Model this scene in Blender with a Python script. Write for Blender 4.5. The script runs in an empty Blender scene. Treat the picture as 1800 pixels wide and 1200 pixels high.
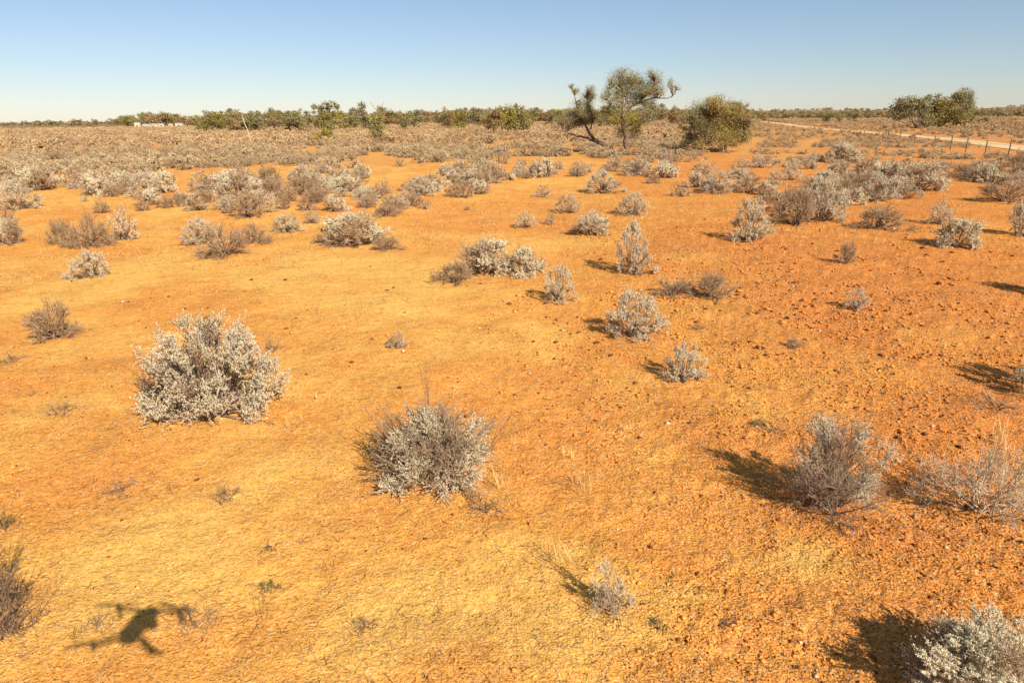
import bpy, math
import numpy as np
from mathutils import Vector, Matrix

# ------------------------------------------------------------------ camera, sky, sun, exposure
scene = bpy.context.scene
COL = scene.collection
H = 2.1                       # the camera hangs under a small drone 2.1 m above the sand
F = 1200.0                    # focal length in pixels of the 1800 px wide photograph
PITCH = math.atan2(600 - 207, F)
ROLL = math.radians(-0.637)
cd = bpy.data.cameras.new('camera'); cam = bpy.data.objects.new('camera', cd); COL.objects.link(cam)
cd.sensor_width = 36.0; cd.lens = 36.0 * F / 1800.0; cd.clip_start = 0.02; cd.clip_end = 30000
CAMR = Matrix.Rotation(math.pi / 2 - PITCH, 4, 'X') @ Matrix.Rotation(ROLL, 4, 'Z')
cam.matrix_world = Matrix.Translation((0, 0, H)) @ CAMR
scene.camera = cam
R3 = np.array(CAMR.to_3x3())

DRONE = np.array([0.0, -.10, H + .055])
_v = R3 @ np.array([(243 - 900) / F, (600 - 1100) / F, -1.0]); SUNV = DRONE - (np.array([0, 0, H]) + _v * (-H / _v[2])); SUNV /= np.linalg.norm(SUNV)
SUN_EL = math.asin(SUNV[2])
w = bpy.data.worlds.new('World'); scene.world = w; w.use_nodes = True
nt = w.node_tree; bg = nt.nodes['Background']
sky = nt.nodes.new('ShaderNodeTexSky'); sky.sky_type = 'NISHITA'; sky.sun_disc = False
sky.sun_elevation = SUN_EL; sky.sun_rotation = math.atan2(SUNV[0], SUNV[1])
sky.altitude = 300; sky.air_density = 1.0; sky.dust_density = 0.15; sky.ozone_density = 2.0
tint = nt.nodes.new('ShaderNodeVectorMath'); tint.operation = 'MULTIPLY_ADD'; tint.inputs[1].default_value = (.80, .78, .88); tint.inputs[2].default_value = (.75, 1.15, 1.25)
nt.links.new(sky.outputs[0], tint.inputs[0]); nt.links.new(tint.outputs[0], bg.inputs['Color']); bg.inputs['Strength'].default_value = 0.0615
sd = bpy.data.lights.new('sun', 'SUN'); sd.energy = 4.9; sd.angle = math.radians(0.42); sd.color = (1.0, 0.93, 0.82)
sun = bpy.data.objects.new('sun', sd); COL.objects.link(sun); sun.location = (SUNV * 60).tolist()
sun.rotation_euler = Vector(SUNV.tolist()).to_track_quat('Z', 'Y').to_euler()
scene.view_settings.view_transform = 'Standard'; scene.view_settings.look = 'None'
scene.view_settings.exposure = 0.68; scene.view_settings.gamma = 1.0

rng = np.random.default_rng(7)

# ------------------------------------------------------------------ terrain function
def h2(ix, iy, seed):
    n = (ix.astype(np.int64) * 374761393 + iy.astype(np.int64) * 668265263 + seed * 1442695041) & 0xffffffff
    n = ((n ^ (n >> 13)) * 1274126177) & 0xffffffff
    return ((n ^ (n >> 16)) & 0xffff) / 65535.0
def vnoise(x, y, seed=0):
    x0 = np.floor(x); y0 = np.floor(y); fx = x - x0; fy = y - y0
    fx = fx * fx * (3 - 2 * fx); fy = fy * fy * (3 - 2 * fy)
    a = h2(x0, y0, seed); b = h2(x0 + 1, y0, seed); c = h2(x0, y0 + 1, seed); d = h2(x0 + 1, y0 + 1, seed)
    return (a * (1 - fx) + b * fx) * (1 - fy) + (c * (1 - fx) + d * fx) * fy
def fbm(x, y, seed=0, oct=4, gain=.5):
    s = 0; a = 1; t = 0
    for i in range(oct):
        s = s + a * vnoise(x * 2 ** i + 17.3 * i, y * 2 ** i - 9.1 * i, seed + i); t += a; a *= gain
    return s / t
def sstep(a, b, x):
    t = np.clip((x - a) / (b - a), 0, 1); return t * t * (3 - 2 * t)
def hill(x, y, az_px, dist, halfw_px, height, depth=200):
    az = (az_px - 900) / F; px, py = az * dist, dist
    return height * np.exp(-((x - px) / (halfw_px / F * dist)) ** 2 - ((y - py) / depth) ** 2)
ROADC = None
def height(x, y):
    x = np.asarray(x, float); y = np.asarray(y, float); r = np.hypot(x, y)
    near = sstep(1.0, 9.0, r); far = sstep(70, 220, r)
    z = (fbm(x / 7, y / 7, 3, 2) - .5) * .16 * near + (fbm(x / 30, y / 30, 5, 2) - .5) * .35 * sstep(14, 40, r) * (1 - .6 * far)
    z = z + (fbm(x / 160, y / 160, 8, 2) - .45) * 1.2 * far
    z = z + hill(x, y, 830, 950, 190, 9.5) + hill(x, y, 1150, 1100, 260, 8) + hill(x, y, 1460, 1000, 170, 4.5) + hill(x, y, 1800, 1000, 130, 10) + hill(x, y, 560, 1000, 120, 5)
    if ROADC is not None:
        k = r < 600
        if np.any(k):
            zz = np.zeros(x.shape); zz[k] = RISE * np.exp(-(dist_to(ROADC, x[k], y[k]) / 13) ** 2); z = z + zz
    return z

def ray(px, py):
    v = R3 @ np.array([(px - 900) / F, (600 - py) / F, -1.0]); return v
def hit(px, py):
    v = ray(px, py); z = 0.0
    for _ in range(6):
        t = (z - H) / v[2] if v[2] < -1e-4 else 900.0
        t = min(t, 1500.0)
        z = float(height(t * v[0], t * v[1]))
    return np.array([t * v[0], t * v[1], z]), t
def at_y(px, py, Y):
    v = ray(px, py); t = Y / v[1]; return np.array([v[0] * t, Y, H + v[2] * t])
def project(P):
    q = (np.asarray(P) - np.array([0, 0, H])) @ R3
    return 900 + F * q[..., 0] / -q[..., 2], 600 - F * q[..., 1] / -q[..., 2]

# ------------------------------------------------------------------ materials
def newmat(name):
    m = bpy.data.materials.new(name); m.use_nodes = True
    for n in list(m.node_tree.nodes): m.node_tree.nodes.remove(n)
    return m, m.node_tree.nodes, m.node_tree.links
def surf(name, rough=.9, spec=.15, translucent=0.0, base=(.5, .5, .5), attr=None, var=.0, nscale=8, bump=0, bscale=40, metal=0):
    m, N, L = newmat(name)
    out = N.new('ShaderNodeOutputMaterial'); bs = N.new('ShaderNodeBsdfPrincipled')
    bs.inputs['Roughness'].default_value = rough; bs.inputs['Specular IOR Level'].default_value = spec; bs.inputs['Metallic'].default_value = metal
    tc = N.new('ShaderNodeTexCoord'); no = N.new('ShaderNodeTexNoise'); no.inputs['Scale'].default_value = nscale; no.inputs['Detail'].default_value = 4
    L.new(tc.outputs['Object'], no.inputs['Vector'])
    mr = N.new('ShaderNodeMapRange'); mr.inputs['From Min'].default_value = .3; mr.inputs['From Max'].default_value = .7
    mr.inputs['To Min'].default_value = 1 - var; mr.inputs['To Max'].default_value = 1 + var; L.new(no.outputs['Fac'], mr.inputs['Value'])
    mx = N.new('ShaderNodeVectorMath'); mx.operation = 'SCALE'; L.new(mr.outputs[0], mx.inputs['Scale'])
    if attr:
        a = N.new('ShaderNodeAttribute'); a.attribute_name = attr; L.new(a.outputs['Color'], mx.inputs[0])
    else: mx.inputs[0].default_value = base
    L.new(mx.outputs[0], bs.inputs['Base Color'])
    if bump:
        n2 = N.new('ShaderNodeTexNoise'); n2.inputs['Scale'].default_value = bscale; L.new(tc.outputs['Object'], n2.inputs['Vector'])
        b = N.new('ShaderNodeBump'); b.inputs['Strength'].default_value = bump; b.inputs['Distance'].default_value = .02
        L.new(n2.outputs['Fac'], b.inputs['Height']); L.new(b.outputs[0], bs.inputs['Normal'])
    if translucent:
        tr = N.new('ShaderNodeBsdfTranslucent'); ms = N.new('ShaderNodeMixShader'); ms.inputs[0].default_value = translucent
        L.new(mx.outputs[0], tr.inputs['Color']); L.new(bs.outputs[0], ms.inputs[1]); L.new(tr.outputs[0], ms.inputs[2]); L.new(ms.outputs[0], out.inputs[0])
    else: L.new(bs.outputs[0], out.inputs[0])
    return m
M_LEAF = surf('leaf', rough=.8, translucent=.25, attr='tint')
M_TWIG = surf('twig', rough=.85, attr='tint')
M_BARK = surf('bark', rough=.9, attr='tint', var=.35, nscale=3, bump=.5, bscale=12)
M_CLOD = surf('clod', rough=.95, spec=.05, attr='tint')
M_STRAW = surf('straw', rough=.7, translucent=.2, attr='tint')

def ground_material():
    m, N, L = newmat('sand')
    out = N.new('ShaderNodeOutputMaterial'); bs = N.new('ShaderNodeBsdfPrincipled'); bs.inputs['Roughness'].default_value = .95; bs.inputs['Specular IOR Level'].default_value = .05
    tc = N.new('ShaderNodeTexCoord'); at = N.new('ShaderNodeAttribute'); at.attribute_name = 'tint'; gr = N.new('ShaderNodeAttribute'); gr.attribute_name = 'grit'
    def noise(s, d=3, r=.6):
        n = N.new('ShaderNodeTexNoise'); n.inputs['Scale'].default_value = s; n.inputs['Detail'].default_value = d; n.inputs['Roughness'].default_value = r
        L.new(tc.outputs['Object'], n.inputs['Vector']); return n.outputs['Fac']
    def mrange(v, a, b, c, d):
        n = N.new('ShaderNodeMapRange'); L.new(v, n.inputs['Value'])
        for k, x in zip(('From Min', 'From Max', 'To Min', 'To Max'), (a, b, c, d)): n.inputs[k].default_value = x
        return n.outputs[0]
    def math_(op, a, b):
        n = N.new('ShaderNodeMath'); n.operation = op
        for i, v in enumerate((a, b)):
            if isinstance(v, (int, float)): n.inputs[i].default_value = v
            else: L.new(v, n.inputs[i])
        return n.outputs[0]
    # colour of the grains: patches of paler and redder sand at several sizes
    n1, n2, n3 = noise(1.3, 6, .65), noise(14, 6, .8), noise(60, 4, .7)
    v = math_('MULTIPLY', mrange(n1, .3, .7, .86, 1.14), mrange(n2, .3, .7, .70, 1.26))
    g3 = math_('MULTIPLY_ADD', mrange(n3, .3, .7, -.42, .42), math_('ADD', gr.outputs['Fac'], .45)); g3.node.inputs[2].default_value = 1.0
    v = math_('MULTIPLY', v, g3)
    sc = N.new('ShaderNodeVectorMath'); sc.operation = 'SCALE'; L.new(at.outputs['Color'], sc.inputs[0]); L.new(v, sc.inputs['Scale'])
    # dark reddish crumbs, with the shade of pits and clods painted in
    n4 = noise(85, 2, .5)
    crumb_shade = math_('MULTIPLY', mrange(n4, .55, .66, 0, 1), mrange(gr.outputs['Fac'], 0, 1, .42, .95))
    mx = N.new('ShaderNodeMix'); mx.data_type = 'RGBA'; L.new(crumb_shade, mx.inputs['Factor']); L.new(sc.outputs[0], mx.inputs['A']); mx.inputs['B'].default_value = (.22, .065, .02, 1)
    # pale straw-coloured chips
    n5 = noise(47, 3, .6)
    chip = math_('MULTIPLY', mrange(n5, .57, .64, 0, 1), .55)
    mx2 = N.new('ShaderNodeMix'); mx2.data_type = 'RGBA'; L.new(chip, mx2.inputs['Factor']); L.new(mx.outputs['Result'], mx2.inputs['A']); mx2.inputs['B'].default_value = (.80, .50, .22, 1)
    L.new(mx2.outputs['Result'], bs.inputs['Base Color'])
    b1 = N.new('ShaderNodeBump'); b1.inputs['Distance'].default_value = .02; L.new(mrange(gr.outputs['Fac'], 0, 1, .75, 1), b1.inputs['Strength'])
    L.new(math_('ADD', noise(26, 4, .7), math_('MULTIPLY', n4, .6)), b1.inputs['Height'])
    b2 = N.new('ShaderNodeBump'); b2.inputs['Distance'].default_value = .04; b2.inputs['Strength'].default_value = .55; L.new(noise(5, 4, .6), b2.inputs['Height']); L.new(b1.outputs[0], b2.inputs['Normal'])
    L.new(b2.outputs[0], bs.inputs['Normal']); L.new(bs.outputs[0], out.inputs[0])
    return m
M_SAND = ground_material()

# ------------------------------------------------------------------ mesh helpers
def mesh_np(name, verts, faces_idx, nper, tint=None, mat=None, smooth=False, vtint=None, extra=None):
    me = bpy.data.meshes.new(name); verts = np.asarray(verts, np.float32); nf = len(faces_idx) // nper
    me.vertices.add(len(verts)); me.vertices.foreach_set('co', verts.ravel())
    me.loops.add(len(faces_idx)); me.loops.foreach_set('vertex_index', np.asarray(faces_idx, np.int32))
    me.polygons.add(nf); me.polygons.foreach_set('loop_start', np.arange(nf, dtype=np.int32) * nper)
    me.update(calc_edges=True)
    if smooth: me.polygons.foreach_set('use_smooth', np.ones(nf, bool))
    if tint is not None:   # one colour per vertex
        a = me.color_attributes.new('tint', 'FLOAT_COLOR', 'POINT')
        c = np.ones((len(verts), 4), np.float32); c[:, :3] = tint; a.data.foreach_set('color', c.ravel())
    if extra is not None:
        for k, vv in extra.items():
            a = me.attributes.new(k, 'FLOAT', 'POINT'); a.data.foreach_set('value', np.asarray(vv, np.float32))
    if mat: me.materials.append(mat)
    return me
def link(name, me, parent=None, label=None, cat=None, group=None, kind=None, loc=None):
    o = bpy.data.objects.new(name, me); COL.objects.link(o)
    if parent is not None: o.parent = parent
    tag(o, label, cat, group, kind)
    if loc is not None: o.location = loc
    return o
def tag(o, label=None, cat=None, group=None, kind=None):
    if label: o['label'] = label
    if cat: o['category'] = cat
    if group: o['group'] = group
    if kind: o['kind'] = kind
def norm(v): return v / np.maximum(np.linalg.norm(v, axis=-1, keepdims=True), 1e-9)
def perp(d, r=None):
    r = r or rng
    a = norm(r.normal(size=d.shape)); return norm(np.cross(d, a))

class Geo:
    """collects quads (4 loops each) with a colour per vertex"""
    def __init__(s): s.v = []; s.f = []; s.c = []; s.n = 0
    def add(s, V, Fi, C):
        s.v.append(V.reshape(-1, 3)); s.f.append((Fi + s.n).ravel()); s.c.append(np.broadcast_to(C, (V.reshape(-1, 3).shape[0], 3)) if C.ndim == 1 else C.reshape(-1, 3)); s.n += V.reshape(-1, 3).shape[0]
    def tubes(s, P0, P1, r0, r1, col, sides=3):
        P0 = np.asarray(P0, float); P1 = np.asarray(P1, float); n = len(P0)
        if n == 0: return
        r0 = np.broadcast_to(r0, (n,)); r1 = np.broadcast_to(r1, (n,)); d = norm(P1 - P0)
        up = np.where(np.abs(d[:, 2:3]) < .9, np.array([[0, 0, 1.]]), np.array([[1., 0, 0]])); u = norm(np.cross(d, up)); w_ = np.cross(d, u)
        a = np.arange(sides) * 2 * math.pi / sides
        ring = u[:, None] * np.cos(a)[None, :, None] + w_[:, None] * np.sin(a)[None, :, None]
        V = np.concatenate([P0[:, None] + ring * r0[:, None, None], P1[:, None] + ring * r1[:, None, None]], 1)
        k = np.arange(sides); k2 = (k + 1) % sides
        q = np.stack([k, k2, k2 + sides, k + sides], 1)
        Fi = (np.arange(n) * 2 * sides)[:, None, None] + q[None]
        col = np.asarray(col, float)
        C = np.broadcast_to(col[:, None], (n, 2 * sides, 3)) if col.ndim == 2 else np.broadcast_to(col, (n, 2 * sides, 3))
        s.add(V, Fi, C.reshape(-1, 3))
    def leaves(s, P, D, L_, W, col, fold=.25, r=None):
        """one kite-shaped quad per leaf"""
        n = len(P); L_ = np.broadcast_to(L_, (n,))[:, None]; W = np.broadcast_to(W, (n,))[:, None]
        S = perp(D, r); U = np.cross(D, S)
        mid = P + D * L_ * .5
        V = np.stack([P, mid + S * W * .5 + U * W * fold, P + D * L_, mid - S * W * .5 + U * W * fold], 1)
        Fi = (np.arange(n) * 4)[:, None] + np.arange(4)[None]
        C = np.broadcast_to(np.asarray(col, float)[:, None], (n, 4, 3)).reshape(-1, 3)
        s.add(V, Fi, C)
    def polytube(s, pts, r0, r1, col, sides=6):
        pts = np.asarray(pts, float); n = len(pts); t = np.linspace(0, 1, n); rad = r0 + (r1 - r0) * t
        tan = norm(np.gradient(pts, axis=0)); u = norm(np.cross(tan, np.array([0.31, 0.9, 0.12]))); w_ = np.cross(tan, u)
        a = np.arange(sides) * 2 * math.pi / sides
        V = pts[:, None] + (u[:, None] * np.cos(a)[None, :, None] + w_[:, None] * np.sin(a)[None, :, None]) * rad[:, None, None]
        k = np.arange(sides); k2 = (k + 1) % sides
        q = np.stack([k, k2, k2 + sides, k + sides], 1); Fi = (np.arange(n - 1) * sides)[:, None, None] + q[None]
        s.add(V, Fi, np.asarray(col, float))
    def scale(s, k): s.v = [v * k for v in s.v]
    def mesh(s, name, mat, smooth=False):
        return mesh_np(name, np.concatenate(s.v), np.concatenate(s.f), 4, np.concatenate(s.c), mat, smooth)

# ------------------------------------------------------------------ bare lanes, tracks and the road (used by soil and by planting)
ROAD_PX = [(1333, 213), (1372, 218), (1420, 224), (1470, 229), (1530, 234), (1600, 239), (1660, 244), (1740, 252), (1830, 262), (1960, 280), (2150, 312)]
RISE = .22
def road_pt(px, py):
    v = ray(px, py); z = RISE
    for _ in range(8):
        t = (z - H) / v[2]; z = RISE + float(height(t * v[0], t * v[1]))
    return v[:2] * t
ROAD = np.array([road_pt(*p) for p in ROAD_PX])
def resample(P, step):
    seg = np.linalg.norm(np.diff(P, axis=0), axis=1); s = np.concatenate([[0], np.cumsum(seg)]); n = int(s[-1] / step) + 2
    t = np.linspace(0, s[-1], n); Q = np.stack([np.interp(t, s, P[:, i]) for i in range(2)], 1)
    for _ in range(12): Q[1:-1] = (Q[:-2] + 2 * Q[1:-1] + Q[2:]) / 4
    return Q
def dist_to(P, x, y):
    x = np.asarray(x, float); y = np.asarray(y, float); d = np.full(x.shape, 1e9)
    for i in range(len(P) - 1):
        a, b = P[i], P[i + 1]; ab = b - a; t = np.clip(((x - a[0]) * ab[0] + (y - a[1]) * ab[1]) / (ab @ ab), 0, 1)
        d = np.minimum(d, np.hypot(x - a[0] - t * ab[0], y - a[1] - t * ab[1]))
    return d
ROADC = resample(ROAD, 4.0)
TRACK_R = np.array([hit(*p)[0][:2] for p in [(1300, 272), (1316, 256), (1335, 241)]])
TRACK_Y = np.array([hit(*p)[0][:2] for p in [(1350, 285), (1395, 272), (1425, 252), (1440, 244)]])
TRACK_L = np.array([hit(*p)[0][:2] for p in [(640, 308), (650, 296), (662, 280), (668, 268)]])
ROAD_W = .95

# ------------------------------------------------------------------ ground: one sheet to the horizon
def blob_params(px, py, rx, ry):
    c, t = hit(px, py); a, _ = hit(px, py + ry); b, _ = hit(px, max(py - ry, 212)); return c[0], c[1], rx / F * t, max(abs(b[1] - a[1]) / 2, .1)
SOIL = [  # photo position, half extents, towards yellow (+) or red (-)
    (1400, 985, 110, 45, 1.0), (1540, 640, 60, 55, .9), (1480, 590, 60, 40, -.8), (1180, 1050, 120, 60, .35), (1050, 1130, 110, 50, .3), (1700, 1060, 150, 90, -.5),
    (1340, 720, 70, 25, .6), (420, 478, 380, 28, .45), (740, 490, 150, 50, .35), (1200, 452, 70, 12, .9), (1180, 580, 120, 30, .2), (900, 400, 200, 14, -.6), (860, 372, 120, 14, -.4),
    (160, 850, 170, 45, -.55), (480, 700, 140, 60, -.25), (640, 620, 100, 40, -.3), (330, 1000, 250, 90, .5), (520, 820, 220, 60, .25), (700, 1050, 200, 90, .4), (90, 700, 80, 60, .2),
    (1350, 480, 200, 50, -.2), (1630, 480, 200, 60, -.55), (1560, 330, 130, 14, -.5), (1000, 720, 200, 60, -.25), (1680, 760, 200, 70, -.5), (1250, 790, 110, 70, -.45), (1560, 960, 70, 45, -.55), (470, 560, 120, 30, -.15)]
SOILB = [blob_params(*b[:4]) + (b[4],) for b in SOIL]
def soil(x, y):
    r = np.hypot(x, y)
    yel = .60 - .62 * sstep(-1.2, 3.0, x - .12 * y + (fbm(x / 2.3, y / 2.3, 21, 3) - .5) * 2.4)
    yel = yel + (fbm(x / 1.1, y / 1.3, 31, 4) - .5) * 1.2 + (fbm(x / .30, y / .22, 41, 4) - .5) * .75
    for cx, cy, rx, ry, v in SOILB:
        yel = yel + v * .8 * np.exp(-((x - cx) / rx) ** 2 - ((y - cy) / ry) ** 2)
    yel = np.clip(yel, -.3, 1.15)
    ye = np.array([.74, .392, .088]); mid = np.array([.68, .285, .056]); red = np.array([.62, .215, .045])
    t = yel[..., None]
    c = np.where(t > .45, mid + (ye - mid) * np.clip((t - .45) / .55, 0, 1.0), red + (mid - red) * np.clip((t + .3) / .75, 0, 1))
    grit = np.clip(sstep(-1.0, 2.2, x - .05 * y + (fbm(x / 1.5, y / 1.5, 51, 3) - .5) * 2) * .9 - np.clip(yel - .55, 0, 1) * .9 + .12, 0, 1) * (1 - sstep(10, 30, r) * .6)
    # litter, dry ground plants and dust between the shrubs further out
    f = sstep(20, 75, r)[..., None] * .5; c = c * (1 - f) + np.array([.38, .22, .095]) * f; f = sstep(140, 420, r)[..., None] * .85; c = c * (1 - f) + np.array([.19, .135, .07]) * f
    for T, wd in ((TRACK_R, .5), (TRACK_Y, .6), (TRACK_L, .5)):
        k = .8 * np.exp(-((dist_to(T, x, y) + (fbm(x / 1.3, y / 2., 131, 2) - .5) * .8) / wd) ** 2)[..., None]; c = c * (1 - k) + np.array([.62, .30, .075]) * k
    return c, grit
r1 = [.35]
while r1[-1] < 20: r1.append(r1[-1] * 1.013 + .0005)
while r1[-1] < 14000: r1.append(r1[-1] * 1.035)
r1 = np.array(r1)
a1 = np.concatenate([np.linspace(-55, 55, 1100), np.linspace(55, 305, 130)[1:]]); a1 = np.radians(a1[:-1] if abs(a1[-1] - 305) < 1e-6 else a1)
RR, AA = np.meshgrid(r1, a1, indexing='ij'); GX = RR * np.sin(AA); GY = RR * np.cos(AA)
soilc, grit = soil(GX, GY)
def micro(x, y, g):
    r = np.hypot(x, y); k = 1 - sstep(12, 26, r)
    return k * ((fbm(x / .55, y / .55, 61, 3) - .5) * .045 + (fbm(x / .09, y / .09, 71, 3) - .5) * (.012 + .022 * g))
GZ = height(GX, GY) + micro(GX, GY, grit) - np.where(RR > 3000, (RR - 3000) * .004, 0)
na, nr = len(a1), len(r1)
I = np.arange(nr * na).reshape(nr, na); J = np.roll(I, -1, axis=1)
q = np.stack([I[:-1], I[1:], J[1:], J[:-1]], -1).reshape(-1, 4)
V = np.stack([GX, GY, GZ], -1).reshape(-1, 3)
Vc = np.concatenate([V, [[0, 0, float(height(0., 0.))]]]); 
gm = mesh_np('ground', V, q.ravel(), 4, soilc.reshape(-1, 3), M_SAND, True, extra={'grit': grit.ravel()})
ground = link('ground', gm, kind='structure')
def gz(x, y):
    x = np.asarray(x, float); y = np.asarray(y, float); _, g = soil(x, y); return height(x, y) + micro(x, y, g)

# dirt road: its own sheet just above the sand
def build_road():
    P = resample(ROADC, 1.5); tan = norm(np.gradient(P, axis=0)); nrm = np.stack([-tan[:, 1], tan[:, 0]], 1)
    offs = np.linspace(-1, 1, 9); Vs = []; Cs = []
    for j, o_ in enumerate(offs):
        wob = (fbm(np.arange(len(P)) / 5., np.full(len(P), j * 3.), 91, 2) - .5) * .9 if j in (0, 8) else 0
        Q = P + nrm * (o_ * ROAD_W + (wob if j in (0, 8) else 0))[..., None] if j in (0, 8) else P + nrm * (o_ * ROAD_W)
        Vs.append(np.concatenate([Q, (height(Q[:, 0], Q[:, 1]) + (.02 + .05 * (1 - abs(o_))))[:, None]], 1))
        rut = 1.08 if j in (2, 6) else .92
        Cs.append(np.tile(np.array([.66, .44, .215]) * rut, (len(P), 1)))
    Vn = np.stack(Vs, 1); n = len(P); I = np.arange(n * 9).reshape(n, 9)
    q = np.stack([I[:-1, :-1], I[1:, :-1], I[1:, 1:], I[:-1, 1:]], -1).reshape(-1, 4)[:, ::-1]
    me = mesh_np('dirt_road', Vn.reshape(-1, 3), q.ravel(), 4, np.stack(Cs, 1).reshape(-1, 3), surf('road_dust', attr='tint', var=.15, nscale=1.5, bump=.3, bscale=6), True)
    link('dirt_road', me, kind='structure')
build_road()

# ------------------------------------------------------------------ shrubs
def rcol(base, n, sp=.12, r=None):
    r = r or rng
    base = np.asarray(base, float); return np.clip(base[None] * (1 + r.normal(0, sp, (n, 1))) * (1 + r.normal(0, sp * .25, (n, 3))), .005, .9)
SILVER = np.array([.82, .665, .455]); SILVER2 = np.array([.62, .46, .29]); DRYLEAF = np.array([.40, .26, .135])
TWIG = np.array([.20, .13, .09]); TWIGP = np.array([.40, .26, .145])

def dome_dirs(n, r, low=.08, jit=.12):
    k = np.arange(n) + .5; z = low + (1 - low) * (k / n); ph = k * 2.399963 + r.uniform(0, 6.28)
    s = np.sqrt(np.clip(1 - z * z, 0, 1)); d = np.stack([s * np.cos(ph), s * np.sin(ph), z], 1)
    return norm(d + r.normal(0, jit, d.shape))
PROTO = {}
def unit(B, Lf):
    """bring a shrub to one metre across and 0.72 m high"""
    v = np.concatenate(Lf.v + B.v); v = v[v[:, 2] > .03]; k = np.array([.5 / np.percentile(np.hypot(v[:, 0], v[:, 1]), 96)] * 2 + [.72 / np.percentile(v[:, 2], 98.5)])
    B.scale(k); Lf.scale(k)
def silver_shrub(seed, clumps=34, sprigs=22, nleaf=14, leaf=.020, wd=.0065, dead=.15, hgt=.72, lump=.09, tight=1.0, shade=1.0):
    """unit shrub one metre across: stems from the base, each ending in a lumpy tuft of leafy sprigs"""
    r = np.random.default_rng(seed); B = Geo(); Lf = Geo()
    d = dome_dirs(clumps, r, jit=.09); R = (.5 * (1 - lump) + r.uniform(-lump, lump, clumps) * .5)
    lop = r.normal(0, .12, 2); c = d * R[:, None] * np.array([1, 1, hgt / .5]); c[:, :2] *= 1 + (d[:, :2] @ lop)[:, None]
    inner = r.uniform(size=clumps) < .25; c[inner] *= r.uniform(.5, .8, (inner.sum(), 1)); c[:, 2] = np.maximum(c[:, 2], .045)
    base = np.concatenate([r.normal(0, .05, (clumps, 2)), np.zeros((clumps, 1))], 1)
    knee = base + (c - base) * .5 + np.array([0, 0, -.03]) + r.normal(0, .03, (clumps, 3)); knee[:, 2] = np.maximum(knee[:, 2], .02)
    B.tubes(base, knee, .009, .0065, rcol(TWIG, clumps, .15, r), 4); B.tubes(knee, c, .0065, .004, rcol(TWIG, clumps, .15, r), 3)
    isdead = r.uniform(size=clumps) < dead
    # sprigs
    ci = np.repeat(np.arange(clumps), sprigs); n = len(ci)
    out = norm(c[ci] - knee[ci]); sd = norm(out * .55 + r.normal(0, .62, (n, 3)) + np.array([0, 0, .42]))
    s0 = c[ci] + r.normal(0, .026 * tight, (n, 3)) - out * r.uniform(0, .09, (n, 1)); sl = r.uniform(.045, .105, n) * tight * np.where(isdead[ci], 1.2, 1)
    s1 = s0 + sd * sl[:, None]; s1[:, 2] = np.maximum(s1[:, 2], .012)
    if leaf < .05: B.tubes(s0, s1, .0022, .0012, rcol(TWIG, n, .25, r) * np.where(isdead[ci], 1.1, 1)[:, None], 3)
    nl = np.where(isdead[ci], max(nleaf // 5, 1), nleaf); li = np.repeat(np.arange(n), nl); m = len(li)
    t = r.uniform(.1, 1.02, m)[:, None]; P = s0[li] + (s1[li] - s0[li]) * t
    D = norm(norm(s1 - s0)[li] * .7 + r.normal(0, .6, (m, 3)))
    ct = r.uniform(size=clumps)[ci][li][:, None]; colr = SILVER * (1 - ct * .35) + SILVER2 * ct * .35
    colr = np.where(isdead[ci][li][:, None], DRYLEAF, colr) * shade * (1 + r.normal(0, .20, (m, 1))) * (1 + r.normal(0, .03, (m, 3)))
    Lf.leaves(P, D, r.uniform(.7, 1.3, m) * leaf, wd * r.uniform(.8, 1.3, m), np.clip(colr, .02, .8), r=r)
    unit(B, Lf); return B.mesh('branches', M_TWIG), Lf.mesh('foliage', M_LEAF)
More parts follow.
